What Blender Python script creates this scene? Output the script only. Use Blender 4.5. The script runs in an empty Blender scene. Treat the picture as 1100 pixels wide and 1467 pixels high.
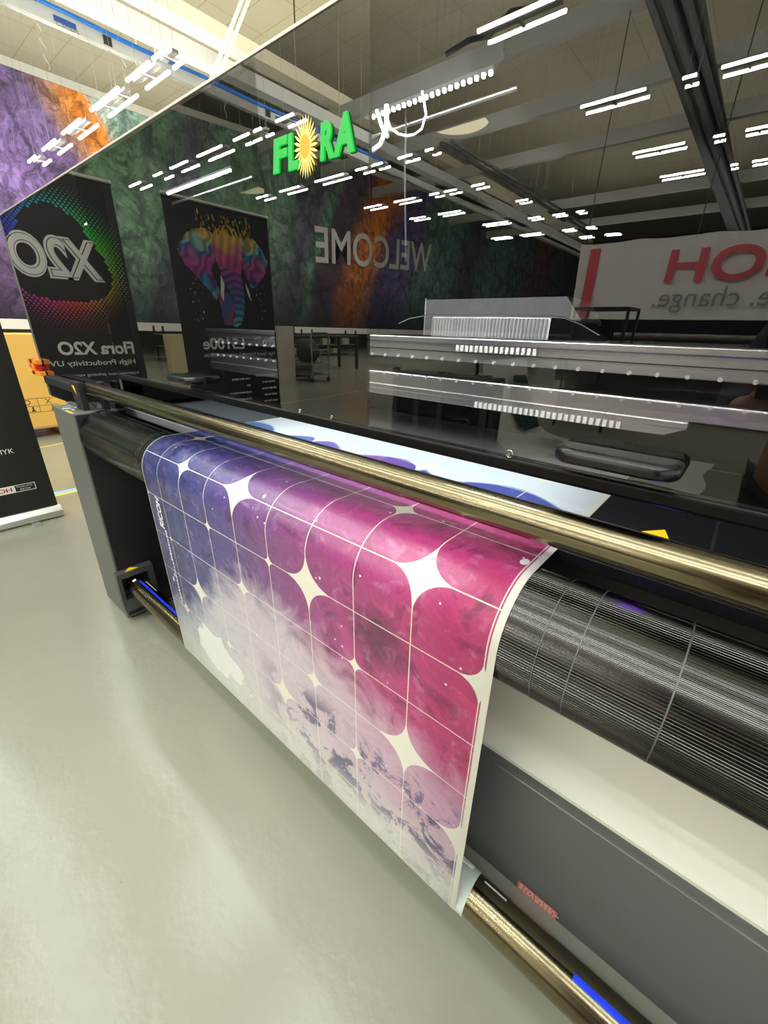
import bpy, bmesh, math, random
from mathutils import Vector, Matrix
random.seed(7)
S = bpy.context.scene
COL = S.collection
PI = math.pi

# ------------------------------------------------------------------ helpers
class MB:
    """collects faces (with material slot and optional colour) for one mesh"""
    def __init__(s): s.v = []; s.f = []; s.c = []; s.m = []; s.uv = {}
    def face(s, pts, col=None, mi=0):
        b = len(s.v); s.v += [tuple(p) for p in pts]; s.f.append(tuple(range(b, b + len(pts)))); s.c.append(col); s.m.append(mi)
        return s
    def add(s, vs, fs, col=None, mi=0):
        b = len(s.v); s.v += [tuple(p) for p in vs]
        for f in fs: s.f.append(tuple(b + i for i in f)); s.c.append(col); s.m.append(mi)
        return s
    def box(s, x0, x1, y0, y1, z0, z1, col=None, mi=0):
        vs = [(x, y, z) for z in (z0, z1) for y in (y0, y1) for x in (x0, x1)]
        return s.add(vs, [(0, 2, 3, 1), (4, 5, 7, 6), (0, 1, 5, 4), (2, 6, 7, 3), (0, 4, 6, 2), (1, 3, 7, 5)], col, mi)
    def prism(s, poly, axis, a, b, col=None, mi=0):
        """extrude a closed 2D outline along axis 0/1/2 from a to b"""
        n = len(poly)
        def P(p, t): return (t, p[0], p[1]) if axis == 0 else (p[0], t, p[1]) if axis == 1 else (p[0], p[1], t)
        vs = [P(p, a) for p in poly] + [P(p, b) for p in poly]
        fs = [tuple(range(n))[::-1], tuple(range(n, 2 * n))] + [(i, (i + 1) % n, n + (i + 1) % n, n + i) for i in range(n)]
        return s.add(vs, fs, col, mi)
    def cyl(s, c, r, axis, a, b, n=32, col=None, mi=0):
        return s.prism([(c[0] + r * math.cos(2 * PI * i / n), c[1] + r * math.sin(2 * PI * i / n)) for i in range(n)], axis, a, b, col, mi)
    def tube(s, path, r, n=10, col=None, mi=0):
        path = [Vector(p) for p in path]; rings = []; m = len(path)
        rr = r if isinstance(r, (list, tuple)) else [r] * m
        t0 = (path[1] - path[0]).normalized()
        u = t0.orthogonal().normalized()
        for i, p in enumerate(path):
            t = (path[min(i + 1, m - 1)] - path[max(i - 1, 0)]).normalized()
            u = (u - t * u.dot(t)).normalized(); w = t.cross(u)
            rings.append([p + (u * math.cos(2 * PI * k / n) + w * math.sin(2 * PI * k / n)) * rr[i] for k in range(n)])
        vs = [q for R in rings for q in R]
        fs = [(i * n + k, i * n + (k + 1) % n, (i + 1) * n + (k + 1) % n, (i + 1) * n + k) for i in range(m - 1) for k in range(n)]
        fs += [tuple(range(n))[::-1], tuple((m - 1) * n + k for k in range(n))]
        return s.add(vs, fs, col, mi)
    def text(s, body, w, h, o, ax, ay, bold=0.0, shear=0.0, col=None, mi=0, depth=0.0, inner=None):
        cu = bpy.data.curves.new('t', 'FONT'); cu.body = body; cu.size = 1; cu.offset = bold if inner is None else inner; cu.shear = shear
        cu.resolution_u = 6
        ob = bpy.data.objects.new('t', cu); COL.objects.link(ob)
        me = bpy.data.meshes.new_from_object(ob.evaluated_get(bpy.context.evaluated_depsgraph_get()))
        bpy.data.objects.remove(ob); bpy.data.curves.remove(cu)
        xs = [v.co.x for v in me.vertices]; ys = [v.co.y for v in me.vertices]
        x0, x1, y0, y1 = min(xs), max(xs), min(ys), max(ys)
        if inner is not None:   # keep the strokes of a thinner copy centred in those of the bold lettering
            x0 -= bold - inner; x1 += bold - inner; y0 -= bold - inner; y1 += bold - inner
        o, ax, ay = Vector(o), Vector(ax), Vector(ay); nz = ax.cross(ay).normalized()
        def T(v, d): return o + ax * ((v.co.x - x0) / (x1 - x0) * w) + ay * ((v.co.y - y0) / (y1 - y0) * h) + nz * d
        if depth:
            bm = bmesh.new(); bm.from_mesh(me)
            g = bmesh.ops.extrude_face_region(bm, geom=bm.faces[:])
            for e in g['geom']:
                if isinstance(e, bmesh.types.BMVert): e.co.z += 1
            bm.to_mesh(me); bm.free()
            s.add([T(v, v.co.z * depth) for v in me.vertices], [tuple(p.vertices) for p in me.polygons], col, mi)
        else:
            s.add([T(v, 0) for v in me.vertices], [tuple(p.vertices) for p in me.polygons], col, mi)
        bpy.data.meshes.remove(me)
        return s
    def build(s, name, mats, parent=None, smooth=None, bevel=0, segs=2, normals=True):
        me = bpy.data.meshes.new(name); me.from_pydata(s.v, [], s.f)
        mats = mats if isinstance(mats, (list, tuple)) else [mats]
        for m in mats: me.materials.append(m)
        for p, mi in zip(me.polygons, s.m): p.material_index = mi
        if any(c is not None for c in s.c):
            ca = me.color_attributes.new('Col', 'FLOAT_COLOR', 'CORNER')
            for p, c in zip(me.polygons, s.c):
                c = c or (1, 1, 1)
                for li in p.loop_indices: ca.data[li].color = (*c[:3], 1)
        if normals:
            bm = bmesh.new(); bm.from_mesh(me)
            bmesh.ops.remove_doubles(bm, verts=bm.verts, dist=1e-6)
            bmesh.ops.recalc_face_normals(bm, faces=bm.faces); bm.to_mesh(me); bm.free()
        ob = bpy.data.objects.new(name, me); COL.objects.link(ob)
        if parent: ob.parent = parent
        if bevel:
            b = ob.modifiers.new('b', 'BEVEL'); b.width = bevel; b.segments = segs; b.limit_method = 'ANGLE'; b.angle_limit = math.radians(40)
            b.harden_normals = False
        if smooth:
            for p in me.polygons: p.use_smooth = True
            try: me.set_sharp_from_angle(angle=math.radians(smooth))
            except Exception: pass
        return ob

def thing(name, label, cat, group=None, loc=(0, 0, 0)):
    o = bpy.data.objects.new(name, None); COL.objects.link(o); o.location = loc; o.empty_display_size = .1
    o['label'] = label; o['category'] = cat
    if group: o['group'] = group
    return o
def tag(o, label, cat, group=None):
    o['label'] = label; o['category'] = cat
    if group: o['group'] = group
    return o
def struct(o): o['kind'] = 'structure'; return o

# ------------------------------------------------------------------ materials
def lin(r, g, b):
    f = lambda c: ((c / 255 + .055) / 1.055) ** 2.4 if c > 10 else c / 255 / 12.92
    return (f(r), f(g), f(b))
def mat(name, c, rough=.5, metal=0., spec=.5, emit=None, es=0., coat=0.):
    m = bpy.data.materials.new(name); m.use_nodes = True
    b = m.node_tree.nodes['Principled BSDF']
    b.inputs['Base Color'].default_value = (*c, 1); b.inputs['Roughness'].default_value = rough
    b.inputs['Metallic'].default_value = metal; b.inputs['Specular IOR Level'].default_value = spec
    b.inputs['Coat Weight'].default_value = coat
    if emit: b.inputs['Emission Color'].default_value = (*emit, 1); b.inputs['Emission Strength'].default_value = es
    return m
class NT:
    def __init__(s, m): s.t = m.node_tree; s.n = s.t.nodes; s.b = s.n.get('Principled BSDF')
    def new(s, k, **kw):
        n = s.n.new(k)
        for a, v in kw.items(): setattr(n, a, v)
        return n
    def link(s, a, b): s.t.links.new(a, b)
    def val(s, sock, v):
        if isinstance(v, (int, float)): sock.default_value = v
        elif isinstance(v, tuple): sock.default_value = (*v, 1) if len(v) == 3 and len(sock.default_value) == 4 else v
        else: s.link(v, sock)
    def m(s, op, a, b=None, c=None, clamp=False):
        n = s.new('ShaderNodeMath', operation=op, use_clamp=clamp); s.val(n.inputs[0], a)
        if b is not None: s.val(n.inputs[1], b)
        if c is not None: s.val(n.inputs[2], c)
        return n.outputs[0]
    def mix(s, f, a, b, mode='MIX'):
        n = s.new('ShaderNodeMix', data_type='RGBA', blend_type=mode); s.val(n.inputs[0], f); s.val(n.inputs[6], a); s.val(n.inputs[7], b)
        return n.outputs[2]
    def ramp(s, f, stops, interp='LINEAR'):
        n = s.new('ShaderNodeValToRGB'); n.color_ramp.interpolation = interp; e = n.color_ramp.elements
        for i, (p, c) in enumerate(stops):
            q = e[i] if i < 2 else e.new(p)
            q.position = p; q.color = (*c, 1) if isinstance(c, tuple) else (c, c, c, 1)
        s.val(n.inputs[0], f); return n.outputs[0]
    def noise(s, vec, scale, detail=4, rough=.55, dist=0.):
        n = s.new('ShaderNodeTexNoise'); n.inputs['Scale'].default_value = scale; n.inputs['Detail'].default_value = detail
        n.inputs['Roughness'].default_value = rough; n.inputs['Distortion'].default_value = dist
        if vec is not None: s.link(vec, n.inputs['Vector'])
        return n
    def bump(s, h, strength=.1, dist=.01):
        n = s.new('ShaderNodeBump'); n.inputs['Strength'].default_value = strength; n.inputs['Distance'].default_value = dist
        s.link(h, n.inputs['Height']); s.link(n.outputs[0], s.b.inputs['Normal'])

black = mat('black_paint', lin(26, 26, 27), .5)
black_gloss = mat('black_gloss', (.004, .004, .004), .05, spec=.9)
dark = mat('dark_interior', lin(12, 12, 12), .8, spec=.03)
graphite = mat('graphite_paint', lin(98, 100, 94), .5)
slate = mat('slate_panel', lin(92, 95, 92), .45)
sillm = mat('sill_paint', lin(132, 130, 118), .5)
traym = mat('tray_paint', lin(226, 225, 206), .45)
alu = mat('aluminium', (.75, .74, .72), .32, 1.)
steel = mat('steel', (.6, .6, .6), .25, 1.)
white = mat('white_paint', lin(238, 236, 226), .45)
cream = mat('cream_paint', lin(238, 232, 205), .6)
beamm = mat('beam_paint', lin(186, 188, 180), .5)
rubber = mat('rubber', (.02, .02, .02), .7)
yellow = mat('yellow_label', lin(250, 212, 20), .5)
orange = mat('orange_plastic', lin(255, 150, 40), .4)
redp = mat('red_plastic', lin(215, 35, 35), .35)
bluetape = mat('blue_tape', lin(20, 60, 235), .4)
lightblue = mat('light_blue', lin(150, 200, 235), .5)
print_white = mat('print_white', lin(240, 240, 230), .45)
print_red = mat('print_red', lin(152, 36, 48), .6)
print_grey = mat('print_grey', lin(95, 98, 100), .6)
banner_black = mat('banner_black', lin(24, 22, 21), .45)
paperlayer = mat('paper_layers', lin(205, 215, 205), .5)
chain_m = mat('chain', lin(200, 196, 180), .4, .5)
bluecable = mat('blue_cable', lin(20, 105, 190), .4)

# vertex colour print
vc = mat('printed_colours', (1, 1, 1), .45)
k = NT(vc); a = k.new('ShaderNodeVertexColor', layer_name='Col'); k.link(a.outputs[0], k.b.inputs['Base Color'])

# emitters
tube_m = mat('lamp_tube', (1, 1, 1), .4, emit=(1., .99, .95), es=120)
tube_near = mat('lamp_tube_near', (1, 1, 1), .4, emit=(.94, 1., 1.04), es=82)
tube_front = mat('lamp_tube_front', (1, 1, 1), .4, emit=(.94, 1., 1.04), es=115)
led_m = mat('led', (1, 1, 1), .4, emit=(.93, .97, 1.), es=260)
green_m = mat('green_sign', (0, .05, .01), .4, emit=(0., 1.25, .10), es=1.0)
sun_m = mat('yellow_sign', (.1, .08, .0), .4, emit=(1., .78, .18), es=3.2)
sunc_m = mat('yellow_sign_core', (.1, .05, .0), .4, emit=(1., .55, .03), es=1.9)

# brushed brass tube
brass = mat('brass', (.40, .34, .21), .24, 1.)
k = NT(brass); tc = k.new('ShaderNodeTexCoord'); mp = k.new('ShaderNodeMapping'); mp.inputs['Scale'].default_value = (.15, 300, 300)
k.link(tc.outputs['Object'], mp.inputs['Vector']); n = k.noise(mp.outputs[0], 1., 3)
k.link(k.ramp(n.outputs[0], [(.3, (.20, .172, .108)), (.7, (.225, .195, .122))]), k.b.inputs['Base Color'])
k.b.inputs['Roughness'].default_value = .19

# grooved roller
roll_m = mat('roller_black', (.075, .073, .069), .2, 1.)
ring_m = mat('roller_seam', (.10, .10, .095), .5, .3)

# floor epoxy
floor_m = mat('floor_epoxy', lin(176, 178, 166), .25, spec=.55)
k = NT(floor_m); tc = k.new('ShaderNodeTexCoord')
n1 = k.noise(tc.outputs['Object'], .7, 4); n2 = k.noise(tc.outputs['Object'], 42, 5); n3 = k.noise(tc.outputs['Object'], 9, 3)
c = k.ramp(n1.outputs[0], [(.3, lin(148, 147, 130)), (.7, lin(157, 156, 139))])
vo = k.new('ShaderNodeTexVoronoi'); vo.inputs['Scale'].default_value = 7.; k.link(tc.outputs['Object'], vo.inputs['Vector'])
spk = k.m('LESS_THAN', vo.outputs['Distance'], .02)
c = k.mix(k.m('MULTIPLY', spk, .5), c, lin(120, 116, 100)); k.link(c, k.b.inputs['Base Color'])
k.link(k.m('MULTIPLY_ADD', n3.outputs[0], .08, .13), k.b.inputs['Roughness'])
k.bump(k.m('ADD', k.m('MULTIPLY', n2.outputs[0], .5), k.m('MULTIPLY', n3.outputs[0], 1.2)), .2, .006)

# ceiling
ceil_m = mat('ceiling_panels', lin(232, 222, 180), .8)
k = NT(ceil_m); tc = k.new('ShaderNodeTexCoord'); br = k.new('ShaderNodeTexBrick'); br.inputs['Scale'].default_value = 1.
br.offset = 0.; br.inputs['Brick Width'].default_value = 2.4; br.inputs['Row Height'].default_value = 1.2; br.inputs['Mortar Size'].default_value = .015
br.inputs['Color1'].default_value = (*lin(230, 223, 194), 1); br.inputs['Color2'].default_value = (*lin(226, 219, 190), 1); br.inputs['Mortar'].default_value = (*lin(196, 184, 142), 1)
k.link(tc.outputs['Object'], br.inputs['Vector']); k.link(br.outputs[0], k.b.inputs['Base Color'])

# hood glazing: dark acrylic, more reflective towards grazing angles
def glazing(name, tint, clear):
    m = bpy.data.materials.new(name); m.use_nodes = True; t = m.node_tree; t.nodes.clear(); k = NT(m)
    out = k.new('ShaderNodeOutputMaterial'); mx = k.new('ShaderNodeMixShader'); fr = k.new('ShaderNodeFresnel'); fr.inputs['IOR'].default_value = 1.85
    gl = k.new('ShaderNodeBsdfGlossy'); gl.inputs['Roughness'].default_value = 0.0; gl.inputs['Color'].default_value = (1, .98, .95, 1)
    if clear: u = k.new('ShaderNodeBsdfTransparent'); u.inputs['Color'].default_value = (*tint, 1)
    else: u = k.new('ShaderNodeBsdfDiffuse'); u.inputs['Color'].default_value = (*tint, 1)
    geo = k.new('ShaderNodeNewGeometry')
    fac = k.m('MULTIPLY', fr.outputs[0], k.m('SUBTRACT', 1., geo.outputs['Backfacing']))
    k.link(fac, mx.inputs[0]); k.link(u.outputs[0], mx.inputs[1]); k.link(gl.outputs[0], mx.inputs[2]); k.link(mx.outputs[0], out.inputs[0])
    return m
glass_clear = glazing('smoked_acrylic', (.85, .85, .85), True)
glass_black = glazing('black_acrylic', (.004, .004, .004), False)

# printed sheet -------------------------------------------------------------
sheet_m = mat('printed_film', (1, 1, 1), .30, spec=.8)
k = NT(sheet_m); uvn = k.new('ShaderNodeUVMap', uv_map='UVMap'); sp = k.new('ShaderNodeSeparateXYZ'); k.link(uvn.outputs[0], sp.inputs[0])
U, V = sp.outputs[0], sp.outputs[1]; PIT = .1325
gx = k.m('DIVIDE', k.m('ADD', U, .18), PIT); gy = k.m('DIVIDE', k.m('ADD', V, .066), PIT)
def linedist(g): return k.m('ABSOLUTE', k.m('SUBTRACT', k.m('FRACT', k.m('ADD', g, .5)), .5))
ln = k.m('LESS_THAN', k.m('MINIMUM', linedist(gx), linedist(gy)), .0085)
stars = [(-7, 0, .26), (-5, 0, .46), (-1, 0, .40), (-3, 1, .46), (0, 1, .28), (-4, 1, .13), (-6, 1, .14), (-9, 1, .34), (-2, 2, .16), (-5, 2, .22), (-8, 2, .08),
         (-7, 3, .36), (-1, 3, .48), (-3, 3, .22), (-4, 4, .34), (0, 4, .36), (-2, 4, .18), (-2, -1, .25), (-5, -2, .3), (-8, -1, .25), (0, -2, .3), (-3, -3, .45), (-1, -4, .4), (-6, -3, .4), (-8, 4, .2), (-6, 4, .16)]
best = None
for ix, iy, R in stars:
    d = k.m('ADD', k.m('POWER', k.m('ABSOLUTE', k.m('SUBTRACT', gx, ix)), .52), k.m('POWER', k.m('ABSOLUTE', k.m('SUBTRACT', gy, iy)), .52))
    d = k.m('SUBTRACT', d, R ** .52 * 1.16)
    best = d if best is None else k.m('MINIMUM', best, d)
star = k.m('LESS_THAN', best, 0.)
big = k.noise(uvn.outputs[0], 4.5, 6, .62, .9); fine = k.noise(uvn.outputs[0], 30, 5, .65, .6); swirl = k.noise(uvn.outputs[0], 7, 7, .6, 2.2)
un = k.m('DIVIDE', k.m('ADD', U, 1.345), 1.18)
un2 = k.m('ADD', un, k.m('MULTIPLY', k.m('SUBTRACT', big.outputs[0], .5), .22))
base = k.ramp(un2, [(0., lin(66, 72, 128)), (.18, lin(62, 68, 126)), (.36, lin(84, 72, 136)), (.50, lin(118, 74, 132)), (.66, lin(148, 68, 128)), (.82, lin(176, 62, 122)), (1., lin(190, 62, 112))])
dk = k.ramp(swirl.outputs[0], [(.36, .42), (.47, 1.), (.56, .82), (.62, 1.1)])
base = k.mix(.85, base, dk, 'MULTIPLY')
base = k.mix(k.m('MULTIPLY', k.ramp(fine.outputs[0], [(.55, 0.), (.75, 1.)]), .3), base, lin(225, 180, 220))
edge = k.ramp(un, [(0., .43), (.10, .40), (.22, .30), (.33, .17), (.44, .125), (.55, .13), (.66, .17), (.78, .21), (.88, .24), (1., .28)])
dv = k.m('ADD', k.m('SUBTRACT', V, edge), k.m('MULTIPLY', k.m('SUBTRACT', swirl.outputs[0], .5), .2))
pale = k.ramp(dv, [(0., 0.), (.11, .9), (.16, 1.)]); paler = k.ramp(k.m('ADD', V, k.m('MULTIPLY', k.m('SUBTRACT', big.outputs[0], .5), .25)), [(.46, 0.), (.66, 1.)])
palec = k.ramp(un, [(0., lin(176, 184, 202)), (.3, lin(204, 200, 206)), (.6, lin(210, 194, 204)), (1., lin(198, 152, 180))])
palec = k.mix(paler, palec, lin(220, 220, 214))
vein = k.ramp(swirl.outputs[0], [(.44, 1.), (.475, .72), (.51, 1.)])
palec = k.mix(.4, palec, vein, 'MULTIPLY')
# dark ink blooms low on the sheet
bl = k.m('MULTIPLY', k.ramp(k.noise(uvn.outputs[0], 11, 6, .7, .4).outputs[0], [(.51, 0.), (.56, 1.)]),
         k.m('MULTIPLY', k.ramp(V, [(.36, 0.), (.42, 1.), (.56, 1.), (.62, .3)]), k.ramp(un, [(.45, .12), (.6, 1.)])))
palec = k.mix(k.m('MULTIPLY', bl, .9), palec, lin(80, 76, 116))
gx2 = k.m('ADD', k.m('POWER', k.m('DIVIDE', k.m('ADD', U, .385), .085), 2.), k.m('POWER', k.m('DIVIDE', k.m('SUBTRACT', V, .10), .075), 2.))
base = k.mix(k.ramp(k.m('ADD', gx2, k.m('MULTIPLY', k.m('SUBTRACT', fine.outputs[0], .5), 1.6)), [(.1, .75), (1., 0.)]), base, lin(70, 34, 62))
c = k.mix(pale, base, palec)
# white wash at the lower left
wx = k.m('ADD', k.m('POWER', k.m('DIVIDE', k.m('SUBTRACT', un, .24), .11), 2.), k.m('POWER', k.m('DIVIDE', k.m('SUBTRACT', V, .56), .08), 2.))
wx = k.m('ADD', wx, k.m('MULTIPLY', k.m('SUBTRACT', swirl.outputs[0], .5), 4.))
c = k.mix(k.ramp(wx, [(.8, 1.), (.95, 0.)]), c, lin(240, 240, 236))
bed_band = k.ramp(k.m('ADD', k.m('MULTIPLY', V, -1.), k.m('MULTIPLY', k.m('SUBTRACT', big.outputs[0], .5), .05)), [(.30, 0.), (.33, 1.)])  # print turns blue, then near white, towards the hood end
bandc = k.ramp(un2, [(0., lin(84, 120, 176)), (.3, lin(98, 120, 186)), (.5, lin(140, 90, 175)), (.7, lin(76, 82, 160)), (1., lin(80, 92, 170))])
bandp = k.ramp(k.m('SUBTRACT', k.m('MULTIPLY', V, -1.), k.m('MULTIPLY', k.m('ABSOLUTE', k.m('SINE', k.m('MULTIPLY', gx, PI * .42))), .085)), [(.38, 0.), (.39, 1.)])
bandc = k.mix(bandp, bandc, lin(222, 232, 236)); c = k.mix(bed_band, c, bandc)
vo = k.new('ShaderNodeTexVoronoi'); vo.inputs['Scale'].default_value = 9.; dmp = k.new('ShaderNodeMapping'); dmp.inputs['Scale'].default_value = (1.25, .8, 1); k.link(uvn.outputs[0], dmp.inputs['Vector']); k.link(dmp.outputs[0], vo.inputs['Vector'])
sc = k.new('ShaderNodeSeparateColor'); k.link(vo.outputs['Color'], sc.inputs[0])
dot = k.m('LESS_THAN', vo.outputs['Distance'], k.m('MULTIPLY', k.m('GREATER_THAN', sc.outputs[0], .3), k.m('MULTIPLY', sc.outputs[1], .11)))
c = k.mix(dot, c, lin(250, 248, 245))
vo = k.new('ShaderNodeTexVoronoi'); vo.inputs['Scale'].default_value = 42.; k.link(uvn.outputs[0], vo.inputs['Vector'])
sc = k.new('ShaderNodeSeparateColor'); k.link(vo.outputs['Color'], sc.inputs[0])
dot = k.m('LESS_THAN', vo.outputs['Distance'], k.m('MULTIPLY', k.m('GREATER_THAN', sc.outputs[0], .8), .1))
c = k.mix(dot, c, lin(235, 230, 240))
creamc = lin(238, 235, 218)
c = k.mix(k.m('MULTIPLY', ln, .85), c, creamc); c = k.mix(star, c, creamc)
mg = k.m('MAXIMUM', k.m('GREATER_THAN', U, -.1765), k.m('LESS_THAN', U, -1.3415))
c = k.mix(mg, c, creamc); k.link(c, k.b.inputs['Base Color'])
k.bump(fine.outputs[0], .06, .002)

# mural cloth ---------------------------------------------------------------
mural_m = mat('mural_print', (1, 1, 1), .75)
k = NT(mural_m); tc = k.new('ShaderNodeTexCoord'); sp = k.new('ShaderNodeSeparateXYZ'); k.link(tc.outputs['Object'], sp.inputs[0])
nb = k.noise(tc.outputs['Object'], .16, 4, .5, .6); nf = k.noise(tc.outputs['Object'], 1.3, 8, .66, 1.2)
yy = k.m('ADD', k.m('ADD', sp.outputs[1], k.m('MULTIPLY', k.m('SUBTRACT', sp.outputs[2], 5.), .42)), k.m('MULTIPLY', k.m('SUBTRACT', nb.outputs[0], .5), 2.6))
tt = k.m('DIVIDE', k.m('ADD', yy, 62.), 76.)
def Y(y): return (y + 62.) / 76.
pur, org, tel, gre, vio, ora2 = lin(120, 98, 150), lin(190, 130, 90), lin(160, 196, 182), lin(110, 140, 118), lin(86, 74, 110), lin(236, 140, 50)
gr2, dkm = lin(120, 158, 128), lin(84, 64, 84)
stops = [(Y(-61), vio), (Y(-52), lin(90, 120, 116)), (Y(-46), lin(160, 96, 70)), (Y(-42), lin(110, 130, 140)), (Y(-36.5), lin(112, 160, 154)), (Y(-32), lin(90, 84, 116)), (Y(-29), lin(110, 150, 144)), (Y(-26.5), lin(110, 150, 132)), (Y(-24.4), lin(112, 100, 150)), (Y(-22.4), lin(104, 92, 138)),
         (Y(-21.), ora2), (Y(-19.4), lin(196, 110, 60)), (Y(-18.4), dkm), (Y(-17.2), dkm), (Y(-16.6), lin(112, 150, 130)), (Y(-15.6), lin(84, 76, 100)), (Y(-13.6), gr2), (Y(-10.), gr2), (Y(-8.9), lin(96, 90, 110)), (Y(-7.9), gr2), (Y(-4.), lin(112, 150, 122)), (Y(-1), vio), (Y(3), lin(140, 110, 160)), (Y(5.), lin(150, 120, 190)),
         (Y(7.2), lin(112, 92, 140)), (Y(7.8), lin(190, 140, 110)), (Y(8.4), ora2), (Y(9.0), ora2), (Y(9.3), lin(160, 196, 186)), (Y(10.9), lin(150, 184, 172)), (Y(12), pur)]
c = k.ramp(tt, stops)
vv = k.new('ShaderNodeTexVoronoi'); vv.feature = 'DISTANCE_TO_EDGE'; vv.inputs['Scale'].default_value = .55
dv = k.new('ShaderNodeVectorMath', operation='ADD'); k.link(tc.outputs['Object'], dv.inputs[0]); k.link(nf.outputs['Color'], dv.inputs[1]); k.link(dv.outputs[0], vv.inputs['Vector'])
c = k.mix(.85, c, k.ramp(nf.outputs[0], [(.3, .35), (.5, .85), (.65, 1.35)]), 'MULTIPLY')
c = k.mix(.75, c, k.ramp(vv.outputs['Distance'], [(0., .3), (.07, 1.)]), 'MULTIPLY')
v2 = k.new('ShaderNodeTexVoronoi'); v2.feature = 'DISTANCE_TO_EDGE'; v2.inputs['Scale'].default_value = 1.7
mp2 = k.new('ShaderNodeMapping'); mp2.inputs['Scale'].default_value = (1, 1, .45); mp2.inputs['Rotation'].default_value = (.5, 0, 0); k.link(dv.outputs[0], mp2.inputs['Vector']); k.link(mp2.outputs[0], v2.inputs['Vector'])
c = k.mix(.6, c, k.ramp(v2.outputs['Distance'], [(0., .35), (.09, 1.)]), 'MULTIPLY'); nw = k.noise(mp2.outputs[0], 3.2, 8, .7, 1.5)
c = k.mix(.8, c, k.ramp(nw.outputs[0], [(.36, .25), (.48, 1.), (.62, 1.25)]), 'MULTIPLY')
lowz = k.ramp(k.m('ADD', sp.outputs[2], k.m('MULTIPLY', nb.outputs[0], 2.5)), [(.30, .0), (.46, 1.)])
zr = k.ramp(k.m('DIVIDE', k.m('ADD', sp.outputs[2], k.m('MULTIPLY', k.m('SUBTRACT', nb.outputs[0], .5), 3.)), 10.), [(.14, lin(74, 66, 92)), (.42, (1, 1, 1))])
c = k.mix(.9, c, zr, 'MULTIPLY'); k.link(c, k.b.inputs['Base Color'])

# ------------------------------------------------------------------ setting
floor = struct(MB().box(-34, 11, -64, 16, -.1, 0).build('floor', floor_m))
ceiling = struct(MB().box(-34, 11, -64, 16, 12.2, 12.4).build('ceiling', ceil_m))
wallm = mat('far_wall', lin(120, 118, 110), .8)
struct(MB().box(-34.2, -34, -64, 16, 0, 12.4).build('wall_left', wallm))
struct(MB().box(-34, 11, -64.2, -64, 0, 12.4).build('wall_back', mat('end_wall', lin(60, 58, 66), .8)))
struct(MB().box(-34, 11, 16, 16.2, 0, 12.4).build('wall_front', cream))
struct(MB().box(11, 11.2, -64, 16, 0, .9).build('wall_right', cream))

# floor tape lines
ytape = mat('yellow_tape', lin(232, 214, 90), .5); wtape = mat('pale_tape', lin(214, 200, 150), .5)
t = thing('floor_marking', 'blue and yellow tape line on the floor behind the roll up banner base', 'tape')
MB().face([(-4.05, .66, .001), (-4.05, 1.35, .001), (-4.0, 1.35, .001), (-4.0, .66, .001)]).build('yellow_strip', ytape, t)
MB().face([(-4.12, .66, .001), (-4.12, 1.35, .001), (-4.05, 1.35, .001), (-4.05, .66, .001)]).build('blue_strip', lightblue, t)
tag(MB().face([(-5.75, .7, .001), (-5.95, 1.5, .001), (-5.92, 1.5, .001), (-5.72, .7, .001)]).build('floor_marking', ytape), 'thin yellow line on the floor just in front of the pallet', 'tape')
def ftape(pts, w, label):
    m = MB()
    for a, b in zip(pts, pts[1:]):
        a, b = Vector(a), Vector(b); d = (b - a).normalized(); nrm = Vector((-d.y, d.x, 0)) * w / 2
        m.face([a - nrm, b - nrm, b + nrm, a + nrm])
    return tag(m.build('floor_marking', wtape, normals=False), label, 'tape')
ftape([(-6.4, -3.3, .001), (-6.5, -3.6, .001), (-6.5, -4.6, .001), (-6.75, -5.9, .001)], .03, 'pale tape line on the floor running in front of the trolley, in reflection')
ftape([(-4.25, -2.7, .001), (-4.0, -3.7, .001)], .03, 'short pale tape line on the reflected floor left of the dark cabinet')
ftape([(-.1, -4.35, .001), (1.2, -4.5, .001)], .04, 'yellow line on the reflected floor right of the white draped print')

# ------------------------------------------------------------------ printer
PR = thing('large_format_printer', 'large black roll printer with smoked glass hood, brass tubes and grooved roller', 'printer')
YG = .607; TH = .008
XR = 1.15
# hood
hp = MB(); hp.box(-2.905, -1.84, YG, YG + TH, .92, 1.741); hp.build('end_panel', glass_black, PR)
dp = MB(); dp.box(-.836, -.557, YG, YG + TH, 1.122, 1.741); DIV = dp.build('sign_panel', glass_black, PR)
ep = MB(); ep.box(.45, XR, YG, YG + TH, 1.122, 1.741); ep.build('end_panel', glass_black, PR)
def pane(x0, x1):
    o = MB().box(x0, x1, YG, YG + .003, 1.122, 1.741).build('window_pane', glass_clear, PR); return o
P1 = pane(-1.84, -.836); P2 = pane(-.557, .45)
hmat = mat('handle_metal', (.006, .006, .006), .2, .0, .4)
def handle(x0, x1, par):
    d = .055; R = .027; m = []
    for cx_, a0 in ((x0 + R, PI), (x1 - R, 1.5 * PI)):
        m += [(cx_ + R * math.cos(a0 + t * PI / 16), YG - d + R + R * math.sin(a0 + t * PI / 16)) for t in range(9)]
    m += [(x1, YG), (x0, YG)]
    return MB().prism(m, 2, 1.144, 1.165).build('handle', hmat, par, bevel=.0095, segs=5, smooth=50)
handle(-1.315, -1.165, P1); handle(-.178, -.03, P2)
def lockring(x, z, par, r=.0055):
    m = MB(); m.tube([(x + r * math.cos(t), YG - .002, z + r * math.sin(t)) for t in [i * PI / 8 for i in range(15)]], .0012, 8)
    m.cyl((x, z), r * .45, 1, YG - .004, YG, 16); return m.build('lock', steel, par, smooth=50)
lockring(-.254, 1.128, P2); lockring(-.76, 1.126, DIV, .0035); lockring(-.655, 1.127, DIV, .003)
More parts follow.
